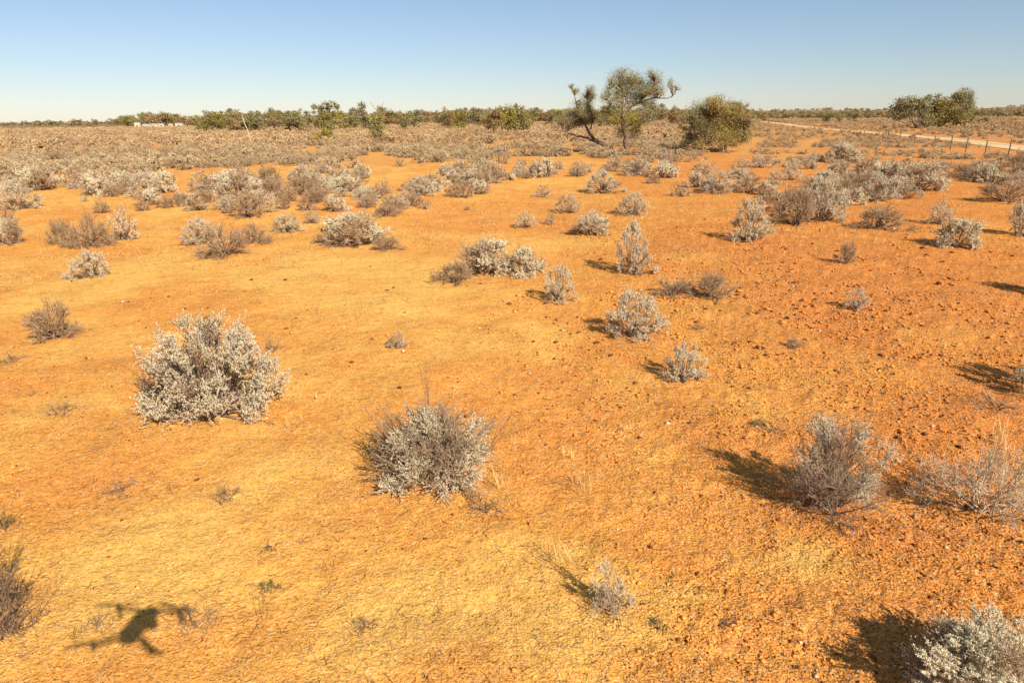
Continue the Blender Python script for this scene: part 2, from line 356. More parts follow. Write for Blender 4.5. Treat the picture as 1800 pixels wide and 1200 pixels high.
def twig_shrub(seed, stems=22, kids=7, grand=6, hgt=.55, leafn=2, leaf=.014, thick=1.0, spread=1.0, tint=TWIGP, dark=TWIG, leafcol=DRYLEAF, tufts=0, tuftr=.13, upright=.25, tall=0):
    """unit shrub of fine bare twigs, a few of them carrying leaves"""
    r = np.random.default_rng(seed); B = Geo(); Lf = Geo()
    d = dome_dirs(stems, r, .12, .2); L0 = r.uniform(.26, .40, stems)
    base = np.concatenate([r.normal(0, .04 * spread, (stems, 2)), np.zeros((stems, 1))], 1)
    p1 = base + norm(d * np.array([1, 1, hgt / .5])) * (L0 * np.where(d[:, 2] > .6, hgt / .5, 1))[:, None]
    p1[:, 2] = np.maximum(p1[:, 2], .03)
    mid = (base + p1) / 2 + r.normal(0, .025, (stems, 3)); mid[:, 2] = np.maximum(mid[:, 2], .015)
    cs = rcol(dark, stems, .2, r); B.tubes(base, mid, .0075 * thick, .0055 * thick, cs, 4); B.tubes(mid, p1, .0055 * thick, .003 * thick, cs, 3)
    def kidsof(a, b, k, l0, l1, jit, up):
        i = np.repeat(np.arange(len(a)), k); n = len(i); t = r.uniform(.3, 1.0, (n, 1)); s = a[i] + (b[i] - a[i]) * t
        dd = norm(norm(b - a)[i] + r.normal(0, jit, (n, 3)) + np.array([0, 0, up])); e = s + dd * r.uniform(l0, l1, (n, 1)); e[:, 2] = np.maximum(e[:, 2], .008)
        return s, e
    a1_, b1_ = kidsof(mid, p1, kids, .09, .19, .72, upright); B.tubes(a1_, b1_, .0028 * thick, .0018 * thick, rcol(dark * .5 + tint * .5, len(a1_), .2, r), 3)
    a2_, b2_ = kidsof(a1_, b1_, grand, .04, .11, .75, upright * .8); B.tubes(a2_, b2_, .0017 * thick, .001 * thick, rcol(tint, len(a2_), .22, r), 3)
    if tall:
        k = r.integers(0, stems, tall); e = p1[k] + norm(d[k] + np.array([0, 0, 1.2])) * r.uniform(.25, .5, (tall, 1)); mm = (p1[k] + e) / 2 + r.normal(0, .02, (tall, 3))
        B.tubes(p1[k], mm, .003, .0025, rcol(dark, tall, .1, r), 3); B.tubes(mm, e, .0025, .0015, rcol(dark, tall, .1, r), 3)
        f = e + r.normal(0, .05, (tall, 3)); B.tubes(mm, f, .002, .001, rcol(dark, tall, .1, r), 3)
    n = len(a2_); nl = np.full(n, leafn)
    lc = np.tile(np.asarray(leafcol, float), (n, 1))
    if tufts:   # some parts of the shrub still carry silver leaves
        cen = p1[r.integers(0, stems, tufts)]; dmin = np.min(np.linalg.norm(a2_[:, None] - cen[None], axis=2), axis=1); near = dmin < tuftr
        nl = np.where(near, leafn * 7 + 12, leafn); lc[near] = SILVER
    li = np.repeat(np.arange(n), nl); m = len(li); t = r.uniform(.2, 1.05, (m, 1)); P = a2_[li] + (b2_[li] - a2_[li]) * t
    D = norm(norm(b2_ - a2_)[li] * .7 + r.normal(0, .7, (m, 3))); C = lc[li] * (1 + r.normal(0, .16, (m, 1)))
    Lf.leaves(P, D, leaf * r.uniform(.6, 1.3, m), leaf * .38, np.clip(C, .02, .8), r=r)
    if not tall: unit(B, Lf)
    return B.mesh('branches', M_TWIG), Lf.mesh('foliage', M_LEAF)


def proto(kind, lod, k):
    key = (kind, lod, k)
    if key in PROTO: return PROTO[key]
    s = 1000 + hash_key(key)
    if kind == 'S':
        a = {0: (46, 32, 22, .016, .0062), 1: (44, 24, 15, .021, .0085), 2: (36, 12, 9, .034, .015), 3: (16, 6, 4, .066, .036), 4: (9, 4, 3, .11, .065)}[lod]
        rk = np.random.default_rng(s + 5); b, f = silver_shrub(s, a[0], a[1], a[2], a[3], a[4], dead=rk.uniform(.03, .4 if lod > 1 else .15), lump=rk.uniform(.05, .16 if lod > 1 else .10), tight=rk.uniform(.8, 1.1), shade=rk.uniform(.70 if lod > 1 else .95, 1.06))
    elif kind == 'T':
        a = {0: (34, 9, 9, 1.0), 1: (24, 8, 7, 1.5), 2: (18, 6, 6, 2.3), 3: (11, 4, 3, 4.5), 4: (6, 3, 2, 8)}[lod]
        b, f = twig_shrub(s, a[0], a[1], a[2], .5, (2, 2, 2, 2, 2)[lod], (.012, .016, .025, .045, .09)[lod], a[3])
    elif kind == 'M':
        a = {0: (34, 9, 8, 1.0), 1: (24, 8, 7, 1.5), 2: (18, 6, 6, 2.2), 3: (11, 4, 3, 4.2), 4: (6, 3, 2, 8)}[lod]
        b, f = twig_shrub(s, a[0], a[1], a[2], .55, (3, 3, 3, 3, 3)[lod], (.016, .022, .034, .06, .11)[lod], a[3], leafcol=SILVER2, tufts=7)
    elif kind == 'G':
        b, f = twig_shrub(s, 9, 4, 3, .35, 5, .04, 1.5, leafcol=(.16, .17, .04), tint=np.array([.25, .22, .1]))
    elif kind == 'W':
        b, f = twig_shrub(s, 9, 5, 4, .30, 1, .02, 1.4, leafcol=(.35, .25, .13), tint=np.array([.40, .27, .15]), dark=np.array([.2, .11, .06]))
    PROTO[key] = (b, f); return PROTO[key]
def hash_key(key):
    return {'S': 0, 'T': 200, 'M': 400, 'G': 600, 'W': 700}[key[0]] + key[1] * 20 + key[2]
KINDNAME = {'S': 'silver_shrub', 'T': 'dry_shrub', 'M': 'dry_shrub', 'G': 'green_weed', 'W': 'dry_weed'}
PLACED = []
def place(x, y, wid, hgt, kind, label, group, lod=1, k=0, rot=None, tilt=0, meshes=None, cat=None, name=None, z=None):
    me_b, me_f = meshes or proto(kind, lod, k)
    e = bpy.data.objects.new(name or KINDNAME[kind], None); COL.objects.link(e); e.empty_display_size = .2
    zz = float(gz(x, y)) if z is None else z
    e.location = (x, y, zz - .01); e.rotation_euler = (tilt, tilt * .6, rng.uniform(0, 6.28) if rot is None else rot)
    e.scale = (wid, wid, hgt / .72)
    tag(e, label, cat or {'S': 'shrub', 'T': 'shrub', 'M': 'shrub', 'G': 'weed', 'W': 'weed'}[kind], group)
    for nm, me in (('branches', me_b), ('foliage', me_f)):
        o = bpy.data.objects.new(nm, me); COL.objects.link(o); o.parent = e
    PLACED.append((x, y, wid)); return e
def place_px(px, py, wpx, hpx, kind, label, group='saltbush shrubs on the red sand', lod=None, k=None, **kw):
    c, t = hit(px, py); sc = t / F; sa = -ray(px, py)[2] / np.linalg.norm(ray(px, py)); ca = math.sqrt(1 - sa * sa)
    wm = wpx * sc; hm = max((hpx * sc - .42 * wm * sa) / ca, .38 * wm)
    d = c[:2] / np.linalg.norm(c[:2]); c2 = c[:2] + d * wm * .36
    if lod is None: lod = 0 if wpx > 140 else 1 if wpx > 55 else 2
    if k is None: k = int(rng.integers(0, {0: 3, 1: 5, 2: 6}[lod])) if kind in 'STM' else int(rng.integers(0, 3))
    return place(c2[0], c2[1], wm * 1.0, hm, kind, label, group, lod, k, **kw)

# the foreground shrubs get a mesh of their own
HERO = [
 (372, 754, 250, 196, 'S', 'big rounded pale silver bush, largest leafy one, left foreground above the drone shadow', silver_shrub(21, 84, 36, 40, .0098, .0040, dead=.09, hgt=.62, lump=.15, tight=.85), 0),
 (765, 880, 250, 205, 'M', 'brown twiggy bush with silver tufts and bare sticks, alone in the lower centre', twig_shrub(12, 52, 11, 9, .60, 2, .0115, 1.15, tint=np.array([.33, .23, .14]), leafcol=DRYLEAF, tufts=12, tuftr=.095, tall=12), .3),
 (1452, 930, 195, 185, 'M', 'grey bush with tall bare sticks and a black fan-shaped shadow on its left', twig_shrub(13, 50, 9, 9, .85, 2, .012, 1.0, tint=np.array([.30, .21, .14]), leafcol=DRYLEAF, tufts=11, tuftr=.12, tall=14), 1.2),
 (1715, 935, 230, 160, 'T', 'sparse pale wiry see-through bush at the right edge, above the corner bush', twig_shrub(14, 24, 8, 7, .5, 2, .013, .8, tint=np.array([.56, .42, .26]), dark=np.array([.42, .31, .20]), leafcol=(.36, .29, .19)), .5),
 (1075, 1092, 78, 92, 'M', 'small pale see-through bush with a dark streaky shadow at the lower middle', twig_shrub(15, 22, 8, 7, .7, 4, .016, .9, leafcol=SILVER, tufts=7), 2.2),
 (1688, 1285, 285, 208, 'M', 'grey leafy bush cut off in the bottom right corner, black shadow at its left', twig_shrub(16, 44, 10, 9, .75, 4, .016, .9, leafcol=SILVER2, tufts=16, tall=3), .9),
 (-22, 1168, 225, 235, 'M', 'dark spiky twig bush cut off by the left edge beside the drone shadow', twig_shrub(17, 34, 8, 6, .75, 3, .014, 1.1, tint=TWIG * 1.1, leafcol=DRYLEAF, tufts=0, tall=26), 4.0),
]
for px, py, wp, hp, kd, lb, ms, rt in HERO:
    place_px(px, py, wp, hp, kd, lb, None, meshes=ms, rot=rt)

G1 = 'saltbush shrubs on the open red sand'
SHRUBS = [
 (95, 602, 88, 78, 'T', 'purple-brown leafless bush alone near the left edge, left of the big silver bush'),
 (162, 491, 82, 52, 'S', 'small grey bush in front of the broad brown thicket at the left'),
 (700, 616, 38, 33, 'S', 'tiny rounded bush alone on bare sand between the big silver bush and the centre'),
 (1200, 676, 80, 74, 'S', 'silver bush nearest the camera in the central diagonal row, with shadow on its left'),
 (1112, 602, 112, 92, 'S', 'large silver bush with a solid black shadow, second nearest in the central diagonal row'),
 (980, 535, 66, 68, 'S', 'leaning silver bush with shadow on its left, right of the wide wispy thicket'),
 (1112, 486, 80, 95, 'S', 'tall upright silver bush with two finger shadows on its left, behind the central row'),
 (800, 502, 85, 46, 'T', 'low brown left end of the wide wispy thicket in the centre'),
 (850, 488, 95, 66, 'M', 'middle hump of the wide wispy thicket in the centre, tallest part'),
 (920, 488, 90, 56, 'M', 'pale right hump of the wide wispy thicket, just behind the leaning silver bush'),
 (1185, 525, 80, 34, 'T', 'low dark flattened twig bush, left half, behind the large black-shadowed bush'),
 (1252, 530, 90, 52, 'T', 'low dark twig bush, right half, right of the large black-shadowed bush'),
 (1505, 546, 46, 42, 'S', 'small bright silver bush alone on the gritty red soil at the right'),
 (1395, 612, 28, 24, 'T', 'tiny dark twig bush on the reddish mound right of the centre'),
 (1317, 428, 74, 76, 'S', 'tall silver bush with thin shadow standing left of the big mixed bush on the right'),
 (1486, 466, 34, 44, 'T', 'small vase-shaped dark bush with upright sticks in front of the brown mound'),
 (1680, 436, 76, 54, 'M', 'mixed bush with long thin shadow at the right, in front of a narrow pale one'),
 (1398, 398, 82, 72, 'T', 'brown left half of the big mixed bush right of the centre'),
 (1448, 392, 82, 80, 'S', 'silver right half of the big mixed bush, shadow under it'),
 (1545, 406, 104, 44, 'T', 'low olive-brown rounded mound of twigs below the pale domed bushes'),
 (1648, 396, 40, 50, 'S', 'narrow pale silver bush behind the mixed bush at the right'),
 (1792, 416, 48, 60, 'M', 'grey bush cut by the right edge, level with the narrow pale one'),
 (1768, 358, 100, 44, 'T', 'dark brown spreading mound near the right edge'),
 (1040, 416, 62, 42, 'M', 'round brownish bush with flat black shadow on its left, in the central lane'),
 (925, 402, 40, 30, 'S', 'small silver bush with thin shadow, left of two tiny ones in the central lane'),
 (968, 396, 20, 24, 'S', 'very small upright grey bush beside the small one of the central lane'),
 (998, 376, 48, 36, 'S', 'silver bush with dark left side, below the wide flat one of the central lane'),
 (1113, 380, 58, 42, 'S', 'white-topped silver bush right of the dark-sided one in the central lane'),
 (955, 348, 38, 24, 'S', 'small bush at the left of the central lane with the tree behind'),
 (1060, 342, 80, 42, 'S', 'wide silver bush with dark left end, below the leaning trunk of the tall tree'),
 (1197, 347, 42, 30, 'S', 'small round bush in front of the olive willowy tree, left of a pair'),
 (1262, 342, 58, 40, 'S', 'dark-based bush in front of the olive willowy tree, middle of three'),
 (1306, 330, 38, 30, 'S', 'pale bush in front of the olive willowy tree, right of three'),
 (748, 368, 26, 20, 'S', 'tiny white bush alone on sand left of the centre'),
 (822, 370, 13, 9, 'T', 'tiniest dark twig tuft on the bare central sand'),
 (738, 346, 58, 36, 'S', 'silver bush above the tiny white one, left of the centre'),
 (632, 352, 26, 22, 'S', 'small white left half of a bush pair left of the centre'),
 (655, 356, 34, 24, 'S', 'bright white front bush of the pair left of the centre'),
 (675, 342, 34, 28, 'S', 'rounded bush behind the bright white pair left of the centre'),
 (873, 323, 32, 34, 'S', 'upright silver bush, left end of the ragged row before the horizontal branch'),
 (912, 309, 34, 22, 'S', 'silver bush, second of the ragged row in front of the horizontal branch'),
 (945, 303, 36, 24, 'S', 'silver bush, third of the ragged row in front of the horizontal branch'),
 (833, 306, 19, 15, 'S', 'tiny white bush left of the ragged row'),
 (625, 438, 115, 62, 'M', 'broad wispy pale mound of twigs, largest left of the centre behind the sand'),
 (682, 442, 60, 28, 'T', 'thin brown twig fringe at the right foot of the broad wispy mound'),
 (578, 430, 54, 34, 'T', 'thin brown twig fringe at the left foot of the broad wispy mound'),
 (395, 456, 92, 62, 'T', 'rounded brown twig bush in front of the silver tangle at the left'),
 (352, 432, 66, 48, 'S', 'silver tangle just behind the rounded brown twig bush'),
 (450, 430, 66, 40, 'T', 'sandy brown twig bush right of the rounded brown one'),
 (506, 411, 58, 34, 'S', 'dark-based silver bush between the brown twig bush and the broad mound'),
 (549, 394, 32, 26, 'S', 'small round silver bush just right of the dark-based one'),
 (112, 432, 58, 46, 'T', 'left part of the broad brown thicket at the left'),
 (162, 438, 90, 62, 'T', 'middle part of the broad brown thicket at the left'),
 (220, 424, 50, 62, 'S', 'silver right end of the broad brown thicket at the left'),
 (18, 432, 56, 44, 'M', 'grey-brown bush against the left edge, level with the brown thicket'),
 (10, 395, 50, 40, 'S', 'silver bush against the left edge, behind the grey-brown one'),
 (445, 368, 38, 28, 'S', 'small silver bush alone with dark shadow, left half behind the brown twig bush'),
 (330, 363, 46, 22, 'T', 'low pair of dark tufts on the sand at the left'),
 (262, 349, 68, 44, 'S', 'dark-shadowed silver bush, biggest of its row at the left'),
 (290, 340, 46, 40, 'M', 'grey bush at the right shoulder of the dark-shadowed silver bush'),
 (418, 350, 80, 50, 'M', 'wide brown bush with a silver crest behind the small shadowed one'),
 (482, 351, 58, 40, 'T', 'soft brown bush right of the wide one with a silver crest'),
 (400, 376, 24, 16, 'T', 'tiny twig tuft left of the small silver bush'),
 (250, 372, 30, 22, 'T', 'small brown tuft below the dark-shadowed silver bush'),
 (180, 376, 34, 26, 'T', 'brown tuft left of the small brown tuft at the left'),
 (150, 355, 16, 12, 'S', 'tiny pale tuft on sand near the left thickets'),
 (32, 370, 84, 44, 'S', 'long low silver bush near the left edge'),
 (72, 336, 70, 42, 'M', 'domed silver and brown bush near the left edge, second row'),
 (165, 330, 44, 24, 'M', 'low bush between the domed one and the dark-shadowed one'),
 (556, 358, 62, 28, 'T', 'rusty brown low bush on sand left of the bright white pair'),
 (540, 330, 70, 40, 'S', 'pair-topped silver bush behind the rusty brown low bush'),
 (590, 320, 48, 34, 'S', 'silver bush with dark foot right of the pair-topped one'),
 (1540, 356, 68, 50, 'S', 'silver bush at the foot of the pale domed bushes on the right'),
 (1612, 338, 88, 50, 'M', 'largest pale domed bush on the right, with feathery edge'),
 (1568, 330, 50, 46, 'M', 'dark-sided bush between the domed one and the silver one on the right'),
 (1505, 336, 66, 36, 'T', 'brown bush left of the domed bushes on the right'),
 (1640, 308, 60, 26, 'T', 'flat dark bush behind the largest pale domed bush'),
 (1695, 314, 56, 28, 'T', 'dark brown mound above the red patch at the right'),
 (1745, 308, 36, 24, 'S', 'small silver bush above the dark spreading mound'),
 (1785, 312, 60, 46, 'T', 'tall soft brown bush at the right edge near the fence'),
 (1390, 318, 36, 38, 'S', 'upright silver bush with dark right side left of the centre-right thicket'),
 (1362, 326, 34, 26, 'S', 'rounded silver bush touching the upright one on its left'),
 (1425, 298, 40, 28, 'S', 'silver bush behind the upright one'),
 (1335, 296, 54, 26, 'S', 'flat silver bush below the orange track beside the willowy tree'),
 (1480, 286, 60, 34, 'M', 'olive-tinted bush at the foot of the yellow sandy track'),
 (1120, 310, 64, 30, 'S', 'silver bush in front of the tall tree trunk, dark gaps under it'),
 (1175, 300, 50, 30, 'S', 'silver bush right of the tall tree trunk'),
 (1240, 308, 44, 26, 'S', 'silver bush straight below the willowy tree'),
 (1018, 300, 28, 18, 'S', 'small pale bush on the orange patch below the leaning trunk'),
 (1035, 304, 18, 18, 'S', 'smaller pale bush right beside it on the orange patch'),
 (1748, 725, 88, 44, 'W', 'thin pale weed bush below the black shadow at the right edge'),
 (1362, 764, 44, 16, 'W', 'thin dry weed lying right of the small dark green tuft'),
 (1332, 752, 30, 20, 'G', 'small dark green tuft on yellow sand at the right'),
 (470, 1046, 46, 30, 'G', 'yellow-green weed right of the drone shadow'),
 (475, 968, 18, 14, 'G', 'tiny grey-green weed above the yellow-green one'),
 (10, 935, 34, 44, 'G', 'bright yellow-green weed at the left edge above the twig bush'),
 (345, 1118, 95, 62, 'W', 'sprawling dry weed at the tip of the drone shadow'),
 (213, 874, 70, 32, 'W', 'fan-shaped dry weed on the reddish patch at the left'),
 (175, 1110, 50, 34, 'W', 'dry weed under the left arm of the drone shadow'),
 (400, 888, 54, 46, 'W', 'thin dry weed on bare sand below the big silver bush'),
 (480, 618, 30, 36, 'W', 'single twiggy weed at the right shoulder of the big silver bush'),
 (20, 640, 46, 30, 'W', 'dry weed at the left edge below the purple-brown bush'),
 (110, 735, 60, 36, 'W', 'dry weed left of the foot of the big silver bush'),
 (860, 905, 60, 56, 'W', 'dry twigs at the right foot of the brown twiggy bush'),
 (1155, 1108, 34, 20, 'G', 'dark green-black tuft right of the small see-through bush'),
 (1275, 1106, 22, 14, 'G', 'dark tuft far right of the small see-through bush'),
 (640, 1110, 34, 30, 'W', 'tiny dry weed at the bottom centre-left'),
 (1230, 580, 26, 14, 'W', 'dry stub on sand right of the large black-shadowed bush'),
]
for s in SHRUBS:
    px, py, wp, hp, kd, lb = s
    place_px(px, py, wp, hp, kd, lb, G1 if kd in 'STM' else 'dry and green weeds on the sand')
# two shrubs just outside the right edge, whose shadows the photograph shows
place_px(1915, 728, 210, 165, 'S', 'silver bush just past the right edge, its black shadow reaching into view', None, lod=0, k=1)
place_px(1835, 520, 60, 70, 'M', 'upright bush just past the right edge, its thin shadow reaching into view', None, lod=1, k=2)

# the shrub belt: individuals first, then the far ones as one mass
def lane(px, py):      # bare ground in the picture that carries no random shrubs
    py = py + 26 * (float(vnoise(np.array(px / 30.), np.array(py / 14.), 9)) - .5)
    if py > 470: return True
    if 690 < px < 1330 and py > 318 + 55 * abs(px - 1050) / 360 - (20 if px > 850 else 0): return True
    if px <= 690 and py > 380: return True
    if px >= 1330 and py > 372: return True
    if 985 < px < 1130 and 276 < py < 296: return True
    if 1655 < px and 322 < py < 372: return True
    return False
def free(x, y, w):
    for a, b, c in PLACED:
        if (a - x) ** 2 + (b - y) ** 2 < ((c + w) * .42) ** 2: return False
    return True
def tracks_clear(x, y, m=0.):
    wob = (fbm(np.asarray(x) / 1.3, np.asarray(y) / 2., 131, 2) - .5) * 1.6
    return (dist_to(ROADC, x, y) > ROAD_W + .4 + m) & (dist_to(TRACK_R, x, y) + wob > .6) & (dist_to(TRACK_Y, x, y) + wob > .5) & (dist_to(TRACK_L, x, y) > .6)
n_ind = 0; BELTS = []
NEED = 300 - sum(1 for s in SHRUBS if s[4] in 'STM') - len(HERO) - 2
rs = np.random.default_rng(99)
cand = []
while len(cand) < 8000:
    r_ = math.sqrt(rs.uniform(12.5 ** 2, 35 ** 2)); a_ = math.radians(rs.uniform(-39, 39)); cand.append((r_ * math.sin(a_), r_ * math.cos(a_)))
cand.sort(key=lambda p: math.hypot(*p))
cz = gz(np.array([c[0] for c in cand]), np.array([c[1] for c in cand]))
TC = tracks_clear(np.array([c[0] for c in cand]), np.array([c[1] for c in cand]))
R_END = 31.0
for (x, y), z, ok in zip(cand, cz, TC):
    if n_ind >= NEED: break
    if not ok: continue
    P = np.array([x, y, z]); px, py = project(P)
    if px < -30 or px > 1830 or lane(px, py): continue
    dens = fbm(np.array(x / 3.5), np.array(y / 3.5), 77, 2)
    if dens * .55 + float(fbm(np.array(x / 1.9), np.array(y / 2.6), 78, 2)) * .45 < .515 + rs.uniform(-.06, .06): continue
    wd = rs.uniform(.42, 1.0) if rs.uniform() < .85 else rs.uniform(1.0, 1.2); 
    if not free(x, y, wd * 1.25): continue
    kd = 'S' if rs.uniform() < .34 else 'T' if rs.uniform() < .5 else 'M'
    look = {'S': 'silver bush', 'T': 'brown leafless bush', 'M': 'silver-tufted bush'}[kd]
    size = 'small' if wd < .62 else 'wide' if wd > .9 else 'medium'
    e = place(x, y, wd, wd * rs.uniform(.42, .70), kd, None, None, 2, int(rs.integers(0, 6)), z=float(z))
    BELTS.append((e, px, py, f'{size} {look}'))
    n_ind += 1; R_END = math.hypot(x, y)
MARKS = [(32, 370, 'long low silver bush near the left edge'), (165, 430, 'broad brown thicket at the left'), (262, 349, 'dark-shadowed silver bush'), (418, 350, 'silver-crested brown bush'), (540, 330, 'pair-topped silver bush'),
         (625, 438, 'broad wispy pale mound'), (738, 346, 'silver bush above the tiny one'), (873, 323, 'ragged row of silver bushes'), (1018, 300, 'small pale bush on the orange patch'), (1101, 268, 'trunk of the tallest tree'), (1262, 342, 'three bushes before the willowy tree'),
         (1335, 296, 'flat silver bush by the orange track'), (1420, 398, 'big mixed bush'), (1480, 286, 'olive-tinted bush'), (1612, 338, 'largest pale domed bush'), (1695, 314, 'dark mound above the red patch'), (1785, 312, 'tall soft brown bush at the right edge'),
         (565, 250, 'foot of the umbrella-topped tree'), (668, 252, 'foot of the thin half-bare tree'), (75, 290, 'far left corner of the shrub plain'), (350, 290, 'left shrub plain middle')]
MARKS = [m for m in MARKS if 'corner' not in m[2] and 'middle' not in m[2]]
ORD = ['nearest', 'second nearest', 'third nearest', 'fourth nearest', 'fifth nearest', 'sixth nearest', 'seventh nearest', 'eighth nearest', 'ninth nearest', 'tenth nearest', 'eleventh nearest', 'twelfth nearest']
groups_ = {}
for e, px, py, look in BELTS:
    mk = min(MARKS, key=lambda m: abs(m[0] - px) + 2.2 * abs(m[1] - py)); dx, dy = px - mk[0], (py - mk[1]) * 2.2
    rel = ('right of' if dx > 0 else 'left of') if abs(dx) > abs(dy) else ('in front of' if dy > 0 else 'behind')
    groups_.setdefault((look, rel, mk[2]), []).append((py, e))
for (look, rel, mk), L_ in groups_.items():
    L_.sort(key=lambda q: -q[0])
    for i, (_, e) in enumerate(L_):
        look = look.replace('silver-tufted', 'tufted'); e['label'] = (f'{look} {rel} the {mk}' if len(L_) == 1 else f'{ORD[min(i, 11)]} {look} {rel} the {mk}'); e['group'] = 'bushes of the dense shrub belt'
for e, *_ in BELTS:
    if len(e['label'].replace('-', ' ').split()) > 16: e['label'] = e['label'].replace(' of the ', ' of ').replace(' the ', ' ')
print('belt shrubs', n_ind, 'end', R_END)

def bake(meshes, X, Y, Z, W, Hh, rot, mi):
    """merge many copies of small template meshes with numpy"""
    Vs, Fs, Cs, off = [], [], [], 0
    for j, parts in enumerate(meshes):
        sel = np.where(mi == j)[0]
        if len(sel) == 0: continue
        for v, f, c in parts:
            ca, sa = np.cos(rot[sel]), np.sin(rot[sel])
            x = v[None, :, 0] * W[sel, None]; y = v[None, :, 1] * W[sel, None]
            VV = np.stack([X[sel, None] + x * ca[:, None] - y * sa[:, None], Y[sel, None] + x * sa[:, None] + y * ca[:, None], Z[sel, None] + v[None, :, 2] * Hh[sel, None] / .72], -1)
            Fs.append((f[None] + (np.arange(len(sel)) * len(v))[:, None] + off).ravel()); Vs.append(VV.reshape(-1, 3)); Cs.append(np.broadcast_to(c[None] , (len(sel),) + c.shape).reshape(-1, 3)); off += len(sel) * len(v)
    return np.concatenate(Vs), np.concatenate(Fs), np.concatenate(Cs)
def arrays(me):
    v = np.empty(len(me.vertices) * 3, np.float32); me.vertices.foreach_get('co', v); f = np.empty(len(me.loops), np.int32); me.loops.foreach_get('vertex_index', f)
    c = np.empty(len(me.vertices) * 4, np.float32); me.color_attributes['tint'].data.foreach_get('color', c); return v.reshape(-1, 3), f, c.reshape(-1, 4)[:, :3]
def mass(r0, r1_, n, lod, wmin, wmax, name, label, ang=44, thr=.505, seed=1):
    r = np.random.default_rng(seed); R = np.sqrt(r.uniform(r0 ** 2, r1_ ** 2, n)); A = np.radians(r.uniform(-ang, ang, n)); X, Y = R * np.sin(A), R * np.cos(A)
    dens = fbm(X / (3.5 if r0 < 80 else 9), Y / (3.5 if r0 < 80 else 9), 77, 2); ok = (dens * .55 + fbm(X / 1.9, Y / 2.6, 78, 2) * .45 > thr + r.uniform(-.05, .05, n)) & tracks_clear(X, Y, .4)
    Zp = height(X, Y); px, py = project(np.stack([X, Y, Zp], 1)); ok &= ~np.array([lane(a, b) if b > 270 else False for a, b in zip(px, py)])
    X, Y = X[ok], Y[ok]; n = len(X); kinds = ['S', 'T', 'M']; ms = [[arrays(m) for m in proto(k, lod, j)] for k in kinds for j in range(4)]
    p = np.repeat([.30, .38, .32], 4) / 4; mi = r.choice(12, n, p=p / p.sum()); W = r.uniform(wmin, wmax, n) * np.where((dist_to(ROADC, X, Y) < 18) & (Y < 160), .55, 1)
    V, Fi, C = bake(ms, X, Y, height(X, Y) + (micro(X, Y, .3)), W, W * r.uniform(.38, .62, n), r.uniform(0, 6.28, n), mi)
    C = C * ((np.array([.98, .92, .82])[None] * (1 - sstep(28, 70, V[:, 1]))[:, None] + np.array([.98, .84, .68])[None] * sstep(28, 70, V[:, 1])[:, None]) * (.78 + .35 * fbm(V[:, 0] / 6, V[:, 1] / 6, 33, 2))[:, None]); C = .62 * C + .38 * C.mean(0) * 1.08; me = mesh_np(name, V, Fi, 4, C, M_LEAF); link(name, me, label=label, kind='stuff'); print(name, n, len(Fi) // 4)
mass(R_END - .5, 62, 7000, 3, .45, 1.0, 'distant_shrubs', 'sea of small grey and brown shrubs beyond the nearer bushes', seed=4)
mass(62, 230, 21000, 4, .7, 1.4, 'far_shrubs', 'brown shrub cover on the plain up to the woodland', ang=42, thr=.42, seed=5)

